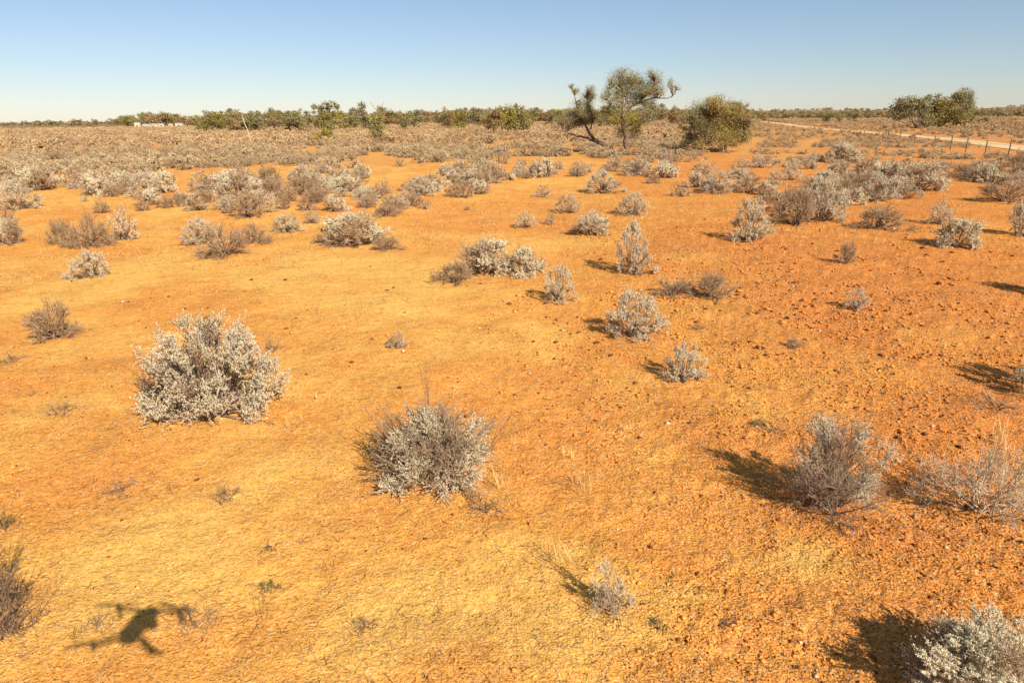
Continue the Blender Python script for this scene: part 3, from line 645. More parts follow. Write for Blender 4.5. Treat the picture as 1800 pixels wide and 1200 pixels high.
# ------------------------------------------------------------------ trees
OLIVE = np.array([.31, .255, .085]); YGREEN = np.array([.38, .31, .055]); DARKG = np.array([.17, .145, .06]); GREY_G = np.array([.34, .295, .13]); BROWNG = np.array([.32, .215, .095])
BARK = np.array([.17, .11, .075]); PALEBARK = np.array([.42, .33, .25])
def tree(base_px, base_py, limbs, blobs, label, col, leafn=2200, leaf=.09, name='tree', cat='tree', group=None, Y=None, depth=1.0, bark=BARK, subs=14, up=.1, wd=.42, cover=3.0, lobe=.40):
    """limbs: [([(px,py),...], r0, r1)], blobs: crown masses [(px,py,rx,ry[,colour])] all measured at the tree's distance"""
    if Y is None: c, t = hit(base_px, base_py); Y = c[1]
    c = at_y(base_px, base_py, Y); zb = float(height(c[0], Y)); org = np.array([c[0], Y, zb]); sc = Y / F * 1.05
    e = bpy.data.objects.new(name, None); COL.objects.link(e); e.location = org.tolist(); tag(e, label, cat, group)
    T = Geo(); Cn = Geo(); r = np.random.default_rng(int(base_px * 7 + base_py))
    ends = []; tot = sum(b[2] * b[3] for b in blobs)
    for li, (pts, ra, rb) in enumerate(limbs):
        dy = r.uniform(-.5, .5) * depth if li else 0
        P = np.array([at_y(a, b, Y) for a, b in pts]) - org; P[:, 1] += np.linspace(0, dy, len(P))
        if li == 0: P[0, 2] = -.05
        k = np.linspace(0, len(P) - 1, (len(P) - 1) * 4 + 1); Q = np.stack([np.interp(k, np.arange(len(P)), P[:, i]) for i in range(3)], 1)
        for _ in range(2): Q[1:-1] = (Q[:-2] + 2 * Q[1:-1] + Q[2:]) / 4
        Q[1:-1] += r.normal(0, ra * .18, (len(Q) - 2, 3))
        T.polytube(Q, ra, rb, bark * r.uniform(.85, 1.15), 7); ends.append(Q)
    alls = np.concatenate(ends) if ends else np.zeros((1, 3))
    for b in blobs:
        bx, by, rx, ry = b[:4]; cc = b[4] if len(b) > 4 else col
        cen = at_y(bx, by, Y) - org; cen[1] += r.uniform(-.6, .6) * depth * .5; ex = np.array([rx * sc, max(rx * sc * .8, .3), ry * sc])
        n = max(int(leafn * (rx * ry) / tot), 30); lf = math.sqrt(cover * math.pi * ex[0] * ex[2] / n / (wd * .5)); ns = max(int(subs * math.sqrt(len(blobs)) * (rx * ry) / tot * 2) , 5)
        d = norm(r.normal(size=(ns, 3))); sub = cen + d * ex * r.uniform(.35, 1.0, (ns, 1))
        # limbs reaching each leaf mass
        near = alls[np.argmin(np.linalg.norm(alls[None] - sub[:, None], axis=2), axis=1)]
        near[:, 2] = np.minimum(near[:, 2], sub[:, 2])
        T.tubes(near, (near + sub) / 2 + r.normal(0, .05, sub.shape), .028 * depth ** .3, .02, np.tile(bark, (ns, 1)), 4); T.tubes((near + sub) / 2, sub, .02, .01, np.tile(bark, (ns, 1)), 3)
        k = r.integers(0, ns, n); sz = r.uniform(.55, 1.25, ns)[k][:, None]
        P = sub[k] + r.normal(size=(n, 3)) * ex * lobe * .62 * sz
        D = norm(r.normal(size=(n, 3)) + np.array([0, 0, up])); C = cc * (1 + r.normal(0, .22, (n, 1))) * (1 + r.normal(0, .05, (n, 3))) * (r.uniform(.72, 1.28, ns)[k][:, None])
        P[:, 2] = np.maximum(P[:, 2], .05)
        Cn.leaves(P, D, lf * r.uniform(.6, 1.4, n), lf * wd, np.clip(C, .01, .6), r=r)
    link('trunk', T.mesh('trunk', M_BARK, True), e); link('crown', Cn.mesh('crown', M_LEAF), e)
    return e
# main tree (right trunk) and its leaning neighbour
tree(1101, 269, [([(1101, 270), (1101, 252), (1099, 236), (1095, 222), (1097, 206), (1096, 196)], .17, .12), ([(1096, 197), (1095, 180), (1095, 163), (1092, 150)], .085, .04),
                 ([(1097, 195), (1101, 178), (1103, 162), (1108, 148)], .08, .035), ([(1097, 196), (1112, 188), (1128, 176), (1140, 165)], .075, .03), ([(1140, 166), (1146, 152), (1148, 138)], .04, .02),
                 ([(1120, 183), (1148, 172), (1165, 172), (1180, 172), (1195, 163)], .055, .018), ([(1180, 172), (1186, 160), (1182, 150)], .02, .012), ([(1097, 210), (1085, 196), (1075, 184), (1068, 172)], .06, .025),
                 ([(1095, 165), (1084, 155), (1072, 150)], .03, .015), ([(1098, 225), (1120, 212), (1140, 198)], .05, .02), ([(1098, 235), (1118, 224), (1148, 208)], .04, .02)],
     [(1094, 132, 17, 11), (1110, 137, 14, 10), (1088, 146, 14, 8), (1072, 148, 9, 10), (1117, 150, 14, 11), (1100, 155, 16, 9), (1064, 168, 9, 8), (1075, 180, 14, 12), (1120, 168, 14, 9), (1110, 180, 12, 7), (1128, 160, 14, 11), (1085, 166, 13, 10), (1148, 165, 13, 9), (1130, 184, 13, 9), (1104, 168, 12, 8), (1128, 144, 9, 8),
      (1147, 132, 12, 8), (1151, 146, 13, 12), (1138, 160, 14, 9), (1160, 160, 10, 7), (1182, 146, 5, 8), (1185, 157, 7, 5), (1143, 180, 12, 8), (1150, 192, 10, 7), (1064, 194, 10, 8), (1080, 208, 22, 10, YGREEN), (1060, 212, 12, 9),
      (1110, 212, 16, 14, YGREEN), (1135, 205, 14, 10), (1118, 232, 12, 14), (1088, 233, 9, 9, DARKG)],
     'tall gnarled tree with open crown and forked trunk, tallest one, right of centre', GREY_G, leafn=34000, cover=1.9, depth=1.8, subs=60, lobe=.60)
tree(1080, 266, [([(1082, 268), (1068, 262), (1058, 252), (1046, 247)], .15, .12), ([(1046, 247), (1036, 235), (1030, 222), (1018, 206), (1008, 196)], .10, .04), ([(1052, 250), (1040, 246), (1020, 240), (998, 234), (985, 228), (968, 229)], .09, .02),
                 ([(1038, 228), (1042, 210), (1037, 190), (1032, 170)], .05, .02), ([(1014, 204), (1014, 185), (1010, 165), (1004, 152)], .045, .015), ([(998, 234), (990, 224), (985, 216)], .03, .012)],
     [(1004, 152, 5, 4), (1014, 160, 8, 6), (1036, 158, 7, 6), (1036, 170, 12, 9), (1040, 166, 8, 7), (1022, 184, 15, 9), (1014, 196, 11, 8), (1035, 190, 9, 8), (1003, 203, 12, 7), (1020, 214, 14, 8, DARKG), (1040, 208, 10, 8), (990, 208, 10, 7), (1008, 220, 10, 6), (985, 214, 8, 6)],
     'leaning forked tree with long low bare branch reaching left, beside the tallest tree', GREY_G, leafn=15000, cover=1.8, depth=1.2, subs=50, lobe=.60)
# olive willowy tree and the darker one behind it
tree(1240, 268, [([(1237, 270), (1240, 250), (1246, 228), (1252, 205)], .09, .04), ([(1240, 262), (1225, 240), (1215, 222)], .06, .03), ([(1275, 266), (1279, 250), (1285, 228), (1290, 205)], .09, .04), ([(1240, 255), (1262, 232), (1274, 210)], .06, .03), ([(1238, 268), (1212, 262), (1192, 259)], .06, .02), ([(1279, 250), (1300, 235), (1315, 215)], .05, .02)],
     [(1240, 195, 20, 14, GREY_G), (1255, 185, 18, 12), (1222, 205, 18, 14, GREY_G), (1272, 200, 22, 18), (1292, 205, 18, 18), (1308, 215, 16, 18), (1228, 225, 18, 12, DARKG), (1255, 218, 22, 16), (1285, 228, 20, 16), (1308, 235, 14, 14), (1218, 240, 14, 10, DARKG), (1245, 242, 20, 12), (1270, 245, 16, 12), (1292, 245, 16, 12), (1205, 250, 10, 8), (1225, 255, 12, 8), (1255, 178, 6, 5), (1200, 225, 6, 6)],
     'broad olive willowy tree, rounded and drooping to the ground, right of the tallest tree', OLIVE * np.array([1.15, 1.05, 1.0]), leafn=22000, cover=2.6, depth=2.2, subs=60, wd=.20, up=1.2, lobe=.52)
YB = hit(1300, 238)[0][1]
tree(1300, 238, [([(1300, 238), (1301, 215), (1298, 195)], .12, .06)], [(1292, 186, 14, 8), (1305, 190, 13, 8), (1298, 198, 18, 8), (1314, 196, 8, 6), (1300, 210, 16, 10)],
     'dark green tree peeping over the right shoulder of the olive willowy tree', DARKG * 1.2, leafn=3500, leaf=.16, depth=2)
# group right of the road
tree(1600, 226, [([(1612, 227), (1605, 212), (1592, 198)], .2, .08), ([(1610, 215), (1622, 200), (1625, 188)], .12, .05)],
     [(1588, 185, 17, 12), (1574, 196, 10, 10), (1605, 178, 16, 9), (1600, 195, 20, 11), (1580, 205, 11, 8), (1620, 195, 16, 14), (1628, 212, 12, 12)],
     'dark grey-green spreading tree with open gap beneath, left of the roadside clump', GREY_G * .8, leafn=5200, leaf=.16, depth=2.5, subs=22, lobe=.42)
tree(1650, 226, [([(1650, 227), (1650, 208), (1648, 190)], .15, .06), ([(1650, 215), (1665, 200), (1670, 185)], .1, .04)],
     [(1637, 174, 7, 5), (1648, 170, 5, 4), (1640, 184, 14, 10), (1655, 186, 16, 12), (1670, 182, 12, 10), (1650, 200, 20, 14), (1672, 202, 16, 14), (1640, 214, 13, 10), (1660, 216, 18, 10), (1685, 212, 14, 12), (1698, 210, 10, 10)],
     'yellow-olive bushy tree in the middle of the roadside clump', np.array([.25, .19, .055]), leafn=6500, leaf=.15, depth=2.5, subs=24, lobe=.5)
tree(1690, 224, [([(1692, 226), (1694, 205), (1696, 188), (1692, 176)], .15, .07)],
     [(1690, 166, 14, 9), (1705, 172, 12, 12), (1697, 180, 16, 11), (1684, 180, 12, 10), (1708, 185, 8, 8), (1676, 170, 8, 5), (1700, 195, 10, 6)],
     'taller rounded blue-green tree at the right end of the roadside clump', GREY_G * .9, leafn=4600, leaf=.15, depth=2.5, subs=20, lobe=.42)
tree(1731, 218, [([(1731, 219), (1731, 212)], .1, .05)], [(1731, 213, 11, 6)], 'small dark dome-shaped bush tree right of the roadside clump', DARKG, leafn=900, leaf=.2, name='bush_tree', depth=1.5)
# left of the centre
tree(575, 250, [([(577, 251), (576, 230), (577, 210), (580, 196), (581, 186)], .10, .04), ([(576, 216), (565, 204), (560, 192)], .05, .02)],
     [(581, 184, 9, 5), (593, 187, 6, 5), (572, 191, 6, 4), (553, 188, 6, 5), (563, 190, 6, 4), (578, 205, 7, 6), (566, 200, 8, 5), (570, 212, 14, 8), (582, 222, 9, 8), (560, 222, 10, 8), (575, 235, 9, 9, YGREEN * .8), (590, 200, 4, 4)],
     'slender tree with separate umbrella-like leaf pads on top, left of the centre', OLIVE, leafn=3400, leaf=.14, depth=1.4)
tree(570, 252, [([(568, 253), (568, 240)], .07, .04)], [(556, 243, 9, 6), (570, 241, 12, 9), (583, 246, 9, 6), (575, 230, 6, 6)], 'bright yellow-green bushy shrub at the foot of the slender umbrella-topped tree', YGREEN, leafn=2200, leaf=.12, name='bush_tree', cat='tree', depth=1.2)
tree(640, 236, [([(640, 236), (636, 215), (634, 195)], .14, .05)], [(634, 186, 6, 6), (636, 194, 8, 6), (622, 193, 3, 3), (615, 194, 2, 2), (640, 204, 10, 6), (625, 212, 10, 8), (645, 214, 12, 8)], 'narrow peaked dark tree between the umbrella-topped tree and the centre', GREY_G * .8, leafn=2200, leaf=.2, depth=1.8)
tree(668, 252, [([(670, 252), (668, 230), (667, 205), (664, 185)], .09, .03), ([(667, 200), (657, 188), (652, 180)], .03, .01), ([(666, 195), (672, 186), (674, 178)], .03, .01)],
     [(667, 193, 6, 5), (658, 205, 7, 6), (670, 208, 8, 6), (665, 222, 12, 8), (660, 238, 12, 8), (673, 240, 9, 8)], 'thin half-bare tree with twiggy top and light foliage at its foot', OLIVE * 1.1, leafn=2000, leaf=.12, depth=1.2)
tree(868, 242, [([(869, 242), (868, 225), (862, 210)], .09, .04), ([(869, 228), (880, 212)], .05, .02)], [(862, 206, 14, 8), (874, 200, 12, 8), (855, 216, 10, 7), (876, 216, 10, 7), (866, 222, 10, 6)], 'small single-stemmed tree with brownish crown left of the bright green clump', BROWNG * 1.05, leafn=2200, leaf=.14, depth=1.4)
tree(895, 234, [([(893, 234), (893, 212), (890, 196)], .16, .06)], [(882, 192, 11, 7), (894, 197, 12, 9), (884, 205, 14, 10), (903, 208, 12, 10), (893, 220, 15, 9), (895, 228, 14, 6)], 'bright green leafy tree with dark hollow, in the clump left of the tallest tree', YGREEN * .85, leafn=3000, leaf=.17, depth=2)
tree(915, 236, [([(914, 236), (912, 212), (908, 198)], .14, .05)], [(906, 190, 6, 5), (915, 198, 12, 8), (922, 210, 14, 9), (912, 222, 14, 9), (930, 222, 12, 8)], 'olive tree right of the bright green one with dark hollow', OLIVE, leafn=2600, leaf=.17, depth=2)

# woodland belt along the horizon: each tree its own thing
def belt_protos():
    out = []
    for i, (colr, tall) in enumerate([(DARKG * 1.3, .8), (BROWNG * 1.1, .7), (OLIVE, .75), (BROWNG * .9, 1.0), (GREY_G * .85, .9), (YGREEN * .8, .8)]):
        r = np.random.default_rng(300 + i); T = Geo(); Cn = Geo(); ns = 15; d = norm(r.normal(size=(ns, 3))); sub = np.array([0, 0, .50 * tall]) + d * np.array([.38, .38, .42 * tall]) * r.uniform(.5, 1.0, (ns, 1)); sub[:, 2] = np.maximum(sub[:, 2], .15)
        T.polytube([[0, 0, -.03], [.01, 0, .15 * tall], [0, .02, .45 * tall]], .03, .016, BARK, 5)
        T.tubes(np.tile([[0, 0, .3 * tall]], (ns, 1)), sub, .012, .005, np.tile(BARK, (ns, 1)), 3)
        n = 1100; k = r.integers(0, ns, n); P = sub[k] + norm(r.normal(size=(n, 3))) * (r.uniform(0, 1, (n, 1)) ** .5) * np.array([.15, .15, .13]) * r.uniform(.6, 1.3, ns)[k][:, None]; P[:, 2] = np.maximum(P[:, 2], .02)
        Cn.leaves(P, norm(r.normal(size=(n, 3))), .055 * r.uniform(.6, 1.4, n), .032, np.clip(colr * (1 + r.normal(0, .2, (n, 1))) * r.uniform(.8, 1.2, ns)[k][:, None], .01, .5), r=r)
        out.append((T.mesh('trunk', M_BARK, True), Cn.mesh('crown', M_LEAF)))
    return out
BT = []; BP = belt_protos(); BNAME = ['dark green', 'brownish', 'olive', 'dark brown', 'grey-green', 'yellow-green']
rb = np.random.default_rng(55); nb = 0
def belt(px, dist, hpx, wfac, k, where):
    global nb
    v = ray(px, 215); x = v[0] / v[1] * dist; y = dist; z = float(height(x, y)); sc = math.hypot(x, y) / F * math.cos(math.atan2(x, y))
    hm = hpx * sc * 1.0; s = hm / .95
    e = bpy.data.objects.new('belt_tree', None); COL.objects.link(e); e.location = (x, y, z); e.scale = (s * wfac, s * wfac, s); e.rotation_euler = (0, 0, rb.uniform(0, 6.28))
    BT.append((px, k, e))
    for nm, me in zip(('trunk', 'crown'), BP[k]):
        o = bpy.data.objects.new(nm, me); COL.objects.link(o); o.parent = e
    nb += 1
def skyline(px):   # top of the woodland above the plain horizon, in pixels
    return np.interp(px, [0, 90, 200, 260, 330, 400, 470, 520, 600, 700, 760, 830, 940, 1000, 1190, 1330, 1345, 1800], [5, 7, 11, 25, 22, 24, 22, 26, 24, 24, 24, 22, 24, 24, 24, 20, 8, 8])
for i in range(225):
    px = rb.uniform(250, 1200) if i < 205 else rb.uniform(90, 250)
    dist = rb.uniform(120, 300) if i < 205 else rb.uniform(320, 500)
    if 235 < px < 335: dist = rb.uniform(260, 330)
    hz = 217 - .0111 * px
    tot = skyline(px) * rb.uniform(.5, 1.08) * (.8 + .4 * float(vnoise(np.array(px / 22.), np.array(3.), 5))); base_below = H / dist * F * 1.05
    zz = float(height(ray(px, 215)[0] / ray(px, 215)[1] * dist, dist)); base_below -= zz / dist * F
    k = int(rb.choice(6, p=[.2, .24, .16, .14, .16, .1])); where = 'left of the umbrella-topped tree' if px < 545 else 'between the umbrella-topped tree and the bright green clump' if px < 880 else 'behind the tallest tree'
    belt(px, dist, max(tot * .85 + base_below, 6), rb.uniform(.8, 1.7), k, where)
for px, dist, hp, kf in [(1455, 150, 22, 0), (1475, 160, 16, 4), (1500, 150, 26, 4), (1380, 210, 16, 0), (1365, 220, 13, 2), (1525, 260, 12, 0), (1410, 300, 12, 3), (1345, 180, 15, 1), (1760, 260, 12, 0), (1205, 190, 24, 4), (1187, 170, 28, 1), (1560, 300, 12, 0)]:
    belt(px, dist, hp, 1.2, kf, 'right of the willowy tree, along the road')
SEG = [(0, 'left of the white sheds'), (235, 'behind the white sheds'), (335, 'between the white sheds and the leaning pole'), (425, 'right of the leaning pole'), (545, 'behind the umbrella-topped tree'), (600, 'between the umbrella-topped and half-bare trees'), (690, 'right of the thin half-bare tree'),
       (770, 'below the pale sand rise'), (850, 'behind the bright green clump'), (945, 'left of the leaning forked tree'), (1010, 'behind the leaning forked tree'), (1070, 'behind the tallest tree'), (1150, 'between the tallest tree and the willowy tree'), (1335, 'right of the willowy tree along the road')]
NTH = ['first', 'second', 'third', 'fourth', 'fifth', 'sixth', 'seventh', 'eighth', 'ninth', 'tenth', 'eleventh', 'twelfth', 'thirteenth', 'fourteenth', 'fifteenth', 'sixteenth']
gt = {}
for px, k, e in sorted(BT, key=lambda q: q[0]): gt.setdefault((k, [n for a, n in SEG if a <= px][-1]), []).append(e)
for (k, n), L_ in gt.items():
    for i, e in enumerate(L_):
        tag(e, f'{BNAME[k]} low horizon tree {n}' if len(L_) == 1 else f'{NTH[min(i, 15)]} {BNAME[k]} horizon tree from the left, {n}', 'tree', 'low trees of the woodland belt')
print('belt trees', nb)
# faint wood on the far rise: too far to count
def far_wood():
    r = np.random.default_rng(5); n = 5200; R = r.uniform(420, 1300, n); A = np.radians(r.uniform(-42, 42, n)); X, Y = R * np.sin(A), R * np.cos(A)
    pxs = 900 + F * np.tan(A) * 1.0; keep = (pxs > 300) | (r.uniform(size=n) < .4); keep &= fbm(X / 60, Y / 60, 12, 2) > .38; X, Y = X[keep], Y[keep]; n = len(X)
    ms = [[tuple(arrays(m)) for m in BP[k]] for k in (0, 3, 1)]
    ms2 = []
    for parts in ms:
        v, f, c = parts[1]; nf = len(f) // 4; sel = r.choice(nf, 70, replace=False); q = f.reshape(-1, 4)[sel]; vv = v[q.ravel()].reshape(-1, 4, 3); cen = vv.mean(1, keepdims=True); vv = cen + (vv - cen) * 3.2
        ms2.append([(vv.reshape(-1, 3), np.arange(70 * 4), c[q.ravel()])])
    S = r.uniform(2.6, 5.0, n)
    V, Fi, C = bake(ms2, X, Y, height(X, Y), S * 1.5, S * .72, r.uniform(0, 6.28, n), r.integers(0, 3, n))
    link('far_woodland', mesh_np('far_woodland', V, Fi, 4, C, M_LEAF), label='thin dark line of scrub and trees on the low far rise', kind='stuff')
far_wood()

# dead leaning pole in the left distance
def dead_pole():
    Y = hit(442, 249)[0][1]; a = at_y(442, 249, Y); b = at_y(425, 202, Y); org = np.array([a[0], Y, float(height(a[0], Y))]); g = Geo()
    P = np.array([[0, 0, -.1], (b - a) * .35 + [0.03, 0, 0], (b - a) * .7 + [-.03, 0, 0], (b - a)]); g.polytube(P, .045, .02, np.array([.62, .50, .34]), 6)
    for t, s in ((.6, -1), (.8, 1)): g.tubes([(b - a) * t], [(b - a) * t + np.array([s * .25, 0, .3])], .018, .008, np.array([[.55, .45, .32]]), 4)
    link('dead_tree', g.mesh('dead_tree', M_BARK, True), label='pale leaning dead stem standing alone on the plain at the left', cat='dead tree', loc=org.tolist())
dead_pole()

# ------------------------------------------------------------------ hard objects: boxes with bevels
def box_bm(bm, c, s, rot=None):
    import bmesh
    m = Matrix.Translation(c) @ (rot or Matrix.Identity(4)) @ Matrix.Diagonal((*s, 1)); return bmesh.ops.create_cube(bm, size=1, matrix=m)
def bm_obj(name, fill, mat, parent=None, bevel=0, **kw):
    import bmesh
    bm = bmesh.new(); fill(bm)
    if bevel: bmesh.ops.bevel(bm, geom=list(bm.edges), offset=bevel, segments=2, affect='EDGES', profile=.6)
    bmesh.ops.recalc_face_normals(bm, faces=bm.faces); me = bpy.data.meshes.new(name); bm.to_mesh(me); bm.free(); me.materials.append(mat); return link(name, me, parent, **kw)
M_WHITE = surf('white_sheet', base=(.55, .52, .46), rough=.5, var=.06, nscale=2); M_ROOF = surf('roof_sheet', base=(.60, .58, .53), rough=.4, var=.1, nscale=1, metal=.2); M_DARK = surf('dark_gap', base=(.03, .025, .02), rough=.6); M_CREAM = surf('cream_sheet', base=(.60, .48, .30), rough=.6, var=.08, nscale=2)
def shed(px, Yd, wpx, hpx, label, wall, lean=0, openings=((0.1, .35),)):
    v = ray(px, 220); x = v[0] / v[1] * Yd; z = float(height(x, Yd)); sc = Yd / F * 1.02; W, Hh = wpx * sc, hpx * sc; D = W * .6
    e = bpy.data.objects.new('shed', None); COL.objects.link(e); e.location = (x, Yd, z); e.rotation_euler = (0, 0, rb.uniform(-.25, .25)); tag(e, label, 'shed', 'white farm buildings')
    bm_obj('wall', lambda bm: box_bm(bm, (0, 0, Hh * .42), (W, D, Hh * .84)), wall, e)
    def roof(bm):
        for s in (-1, 1): box_bm(bm, (0, s * D * .27, Hh * .92), (W * 1.08, D * .62, .06), Matrix.Rotation(-s * .28, 4, 'X'))
    bm_obj('roof', roof, M_ROOF, e)
    for ox, ow in openings: bm_obj('opening_shade', lambda bm: box_bm(bm, (ox * W, -D / 2 - .02, Hh * .32), (ow * W, .06, Hh * .6)), M_DARK, e)  # dark box on the wall paints the shade inside an opening
SH = 205
shed(315, SH, 11, 8, 'bright white shed with dark doorway, right-hand one of the far white buildings', M_WHITE, openings=((.12, .3),))
shed(259, SH, 13, 7, 'long low white shed, left of the middle of the far white buildings', M_WHITE, openings=((-.3, .12), (.2, .12)))
shed(272, SH + 9, 12, 7, 'cream coloured low shed joined behind the long white one', M_CREAM, openings=((0, .15),))
shed(242, SH + 5, 8, 10, 'narrow cream shed at the left end of the far white buildings', M_CREAM, openings=((0, .2),))
shed(284, SH + 3, 7, 8, 'small grey-white shed in the middle of the far white buildings', M_ROOF, openings=((.1, .3),))
shed(300, SH + 7, 6, 7, 'smallest cream shed, just left of the bright white shed', M_CREAM, openings=((0, .2),))

# fence beside the road
def fence():
    M_POST = surf('old_wood', base=(.19, .13, .09), rough=.9, var=.3, nscale=6); M_WIRE = surf('wire', base=(.25, .2, .17), rough=.5, metal=.6)
    pts = [(1519, 243), (1560, 247), (1580, 250), (1608, 252), (1643, 258), (1670, 264), (1697, 268), (1731, 273), (1771, 280), (1815, 288)]
    P = [hit(*p)[0] for p in pts]; org = P[4]; e = bpy.data.objects.new('wire_fence', None); COL.objects.link(e); e.location = org.tolist(); tag(e, 'old wire fence with rough dark posts along the near side of the dirt road', 'fence')
    tops = []
    for i, p in enumerate(P):
        h = (.62, .7, .85, .6, .62, .78, .7, .66, .8, .7)[i]; g = Geo(); lean = rb.normal(0, .035, 2); o = p - org
        g.polytube([o + [0, 0, -.1], o + [lean[0] * .5, lean[1] * .5, h * .5], o + [lean[0], lean[1], h - .01], o + [lean[0], lean[1], h]], .032, .026, np.array([.20, .13, .085]), 7)
        me = g.mesh('post', M_POST); link('post', me, e); tops.append((o, lean, h))
    for hh in (.2, .38, .56):
        g = Geo(); A = np.array([o + [l[0] * hh, l[1] * hh, hh] for o, l, h in tops]); g.tubes(A[:-1], A[1:], .003, .003, np.array([.25, .2, .17]), 4); link('wire', g.mesh('wire', M_WIRE), e)
fence()

# ------------------------------------------------------------------ the drone that carries the camera and casts its shadow on the sand
def drone():
    M_BODY = surf('drone_shell', base=(.23, .235, .24), rough=.45, spec=.4, var=.03); M_BLK = surf('drone_black', base=(.03, .03, .03), rough=.5, spec=.4)
    e = bpy.data.objects.new('quadcopter_drone', None); COL.objects.link(e); e.location = DRONE.tolist(); e.rotation_euler = (0, 0, math.radians(-6))
    tag(e, 'grey folding quadcopter hovering over the camera, seen only by its shadow on the sand', 'drone')
    import bmesh
    def body(bm):
        box_bm(bm, (0, 0, 0), (.060, .175, .046)); box_bm(bm, (0, .085, -.004), (.052, .055, .040)); box_bm(bm, (0, -.02, .036), (.05, .15, .016))
    bm_obj('body', body, M_BODY, e, bevel=.008)
    def gim(bm): box_bm(bm, (0, .075, -.052), (.042, .03, .036)); box_bm(bm, (.03, .07, -.035), (.008, .02, .05))
    bm_obj('gimbal', gim, M_BLK, e, bevel=.003)
    for sx, sy, mx, my, bl in ((-1, 1, .145, .085, 78), (1, 1, .145, .085, 100), (-1, -1, .128, -.115, 60), (1, -1, .128, -.115, 120)):
        g = Geo(); zc = .012 if sy > 0 else -.018
        g.polytube([[sx * .038, sy * .08 if sy > 0 else -.05, zc], [sx * mx * .6, my * .95 if sy > 0 else my * .75, zc + .006], [sx * mx, my, zc + .004]], 0.0088, .007, np.array([.23, .235, .24]), 8)
        arm = link('arm', g.mesh('arm', M_BODY, True), e)
        def motor(bm):
            bmesh.ops.create_cone(bm, cap_ends=True, segments=20, radius1=.0135, radius2=.012, depth=.034, matrix=Matrix.Translation((sx * mx, my, zc + .008)))
            if sy > 0: box_bm(bm, (sx * mx, my, zc - .028), (.011, .016, .045))
        bm_obj('motor', motor, M_BLK, arm)
        def prop(bm):
            for q in (0, 180):
                a = math.radians(bl + q); vs = []
                for t, wdt in ((.008, .008), (.03, .020), (.065, .021), (.1, .014), (.108, .006)):
                    for s in (-1, 1):
                        y = s * wdt / 2; vs.append(bm.verts.new((sx * mx + t * math.sin(a) + y * math.cos(a), my + t * math.cos(a) - y * math.sin(a), zc + .028 + s * .002)))
                for i in range(4): bm.faces.new((vs[2 * i], vs[2 * i + 1], vs[2 * i + 3], vs[2 * i + 2]))
            bmesh.ops.solidify(bm, geom=list(bm.faces), thickness=.0015)
        bm_obj('propeller', prop, M_BLK, arm)
drone()

# ------------------------------------------------------------------ loose stuff: clods, straw, litter twigs
def clods():
    r = np.random.default_rng(8); n = 120000
    R = np.exp(r.uniform(math.log(1.7), math.log(15), n)); A = np.radians(r.uniform(-50, 50, n)); X, Y = R * np.sin(A), R * np.cos(A)
    c, g = soil(X, Y); ok = r.uniform(size=n) < np.clip(g * 1.0 + .03, 0, 1) * np.clip((fbm(X / .5, Y / .5, 141, 3) - .38) * 6, .06, 1); X, Y, c, R = X[ok], Y[ok], c[ok], R[ok]; n = len(X)
    S = np.clip(r.lognormal(-5.55, .6, n), .002, .017) * np.clip(R / 4, .85, 2.0)
    octv = np.array([[1, 0, 0], [0, 1, 0], [-1, 0, 0], [0, -1, 0], [0, 0, .75], [0, 0, -.5]]); octf = np.array([[0, 1, 4], [1, 2, 4], [2, 3, 4], [3, 0, 4], [1, 0, 5], [2, 1, 5], [3, 2, 5], [0, 3, 5]])
    a = r.uniform(0, 6.28, n); v = octv[None] * (1 + r.normal(0, .28, (n, 6, 3))) * S[:, None, None] * np.stack([r.uniform(.8, 1.5, n), np.ones(n), r.uniform(.6, 1, n)], 1)[:, None]
    x = v[..., 0] * np.cos(a)[:, None] - v[..., 1] * np.sin(a)[:, None]; y = v[..., 0] * np.sin(a)[:, None] + v[..., 1] * np.cos(a)[:, None]
    Z = gz(X, Y) + S * .3; V = np.stack([x + X[:, None], y + Y[:, None], v[..., 2] + Z[:, None]], -1).reshape(-1, 3); Fi = (octf[None] + (np.arange(n) * 6)[:, None, None]).ravel()
    u = r.uniform(size=(n, 1)); C = np.where(u < .74, c * r.uniform(.75, 1.1, (n, 1)), np.where(u < .975, np.array([[.20, .065, .025]]) * r.uniform(.5, 1.2, (n, 1)), np.array([[.60, .44, .28]]) * r.uniform(.7, 1.1, (n, 1))))
    link('gravel', mesh_np('gravel', V, Fi, 3, np.repeat(C, 6, 0), M_CLOD), label='loose red clods and pale chips scattered over the sand', kind='stuff'); print('clods', n)
clods()
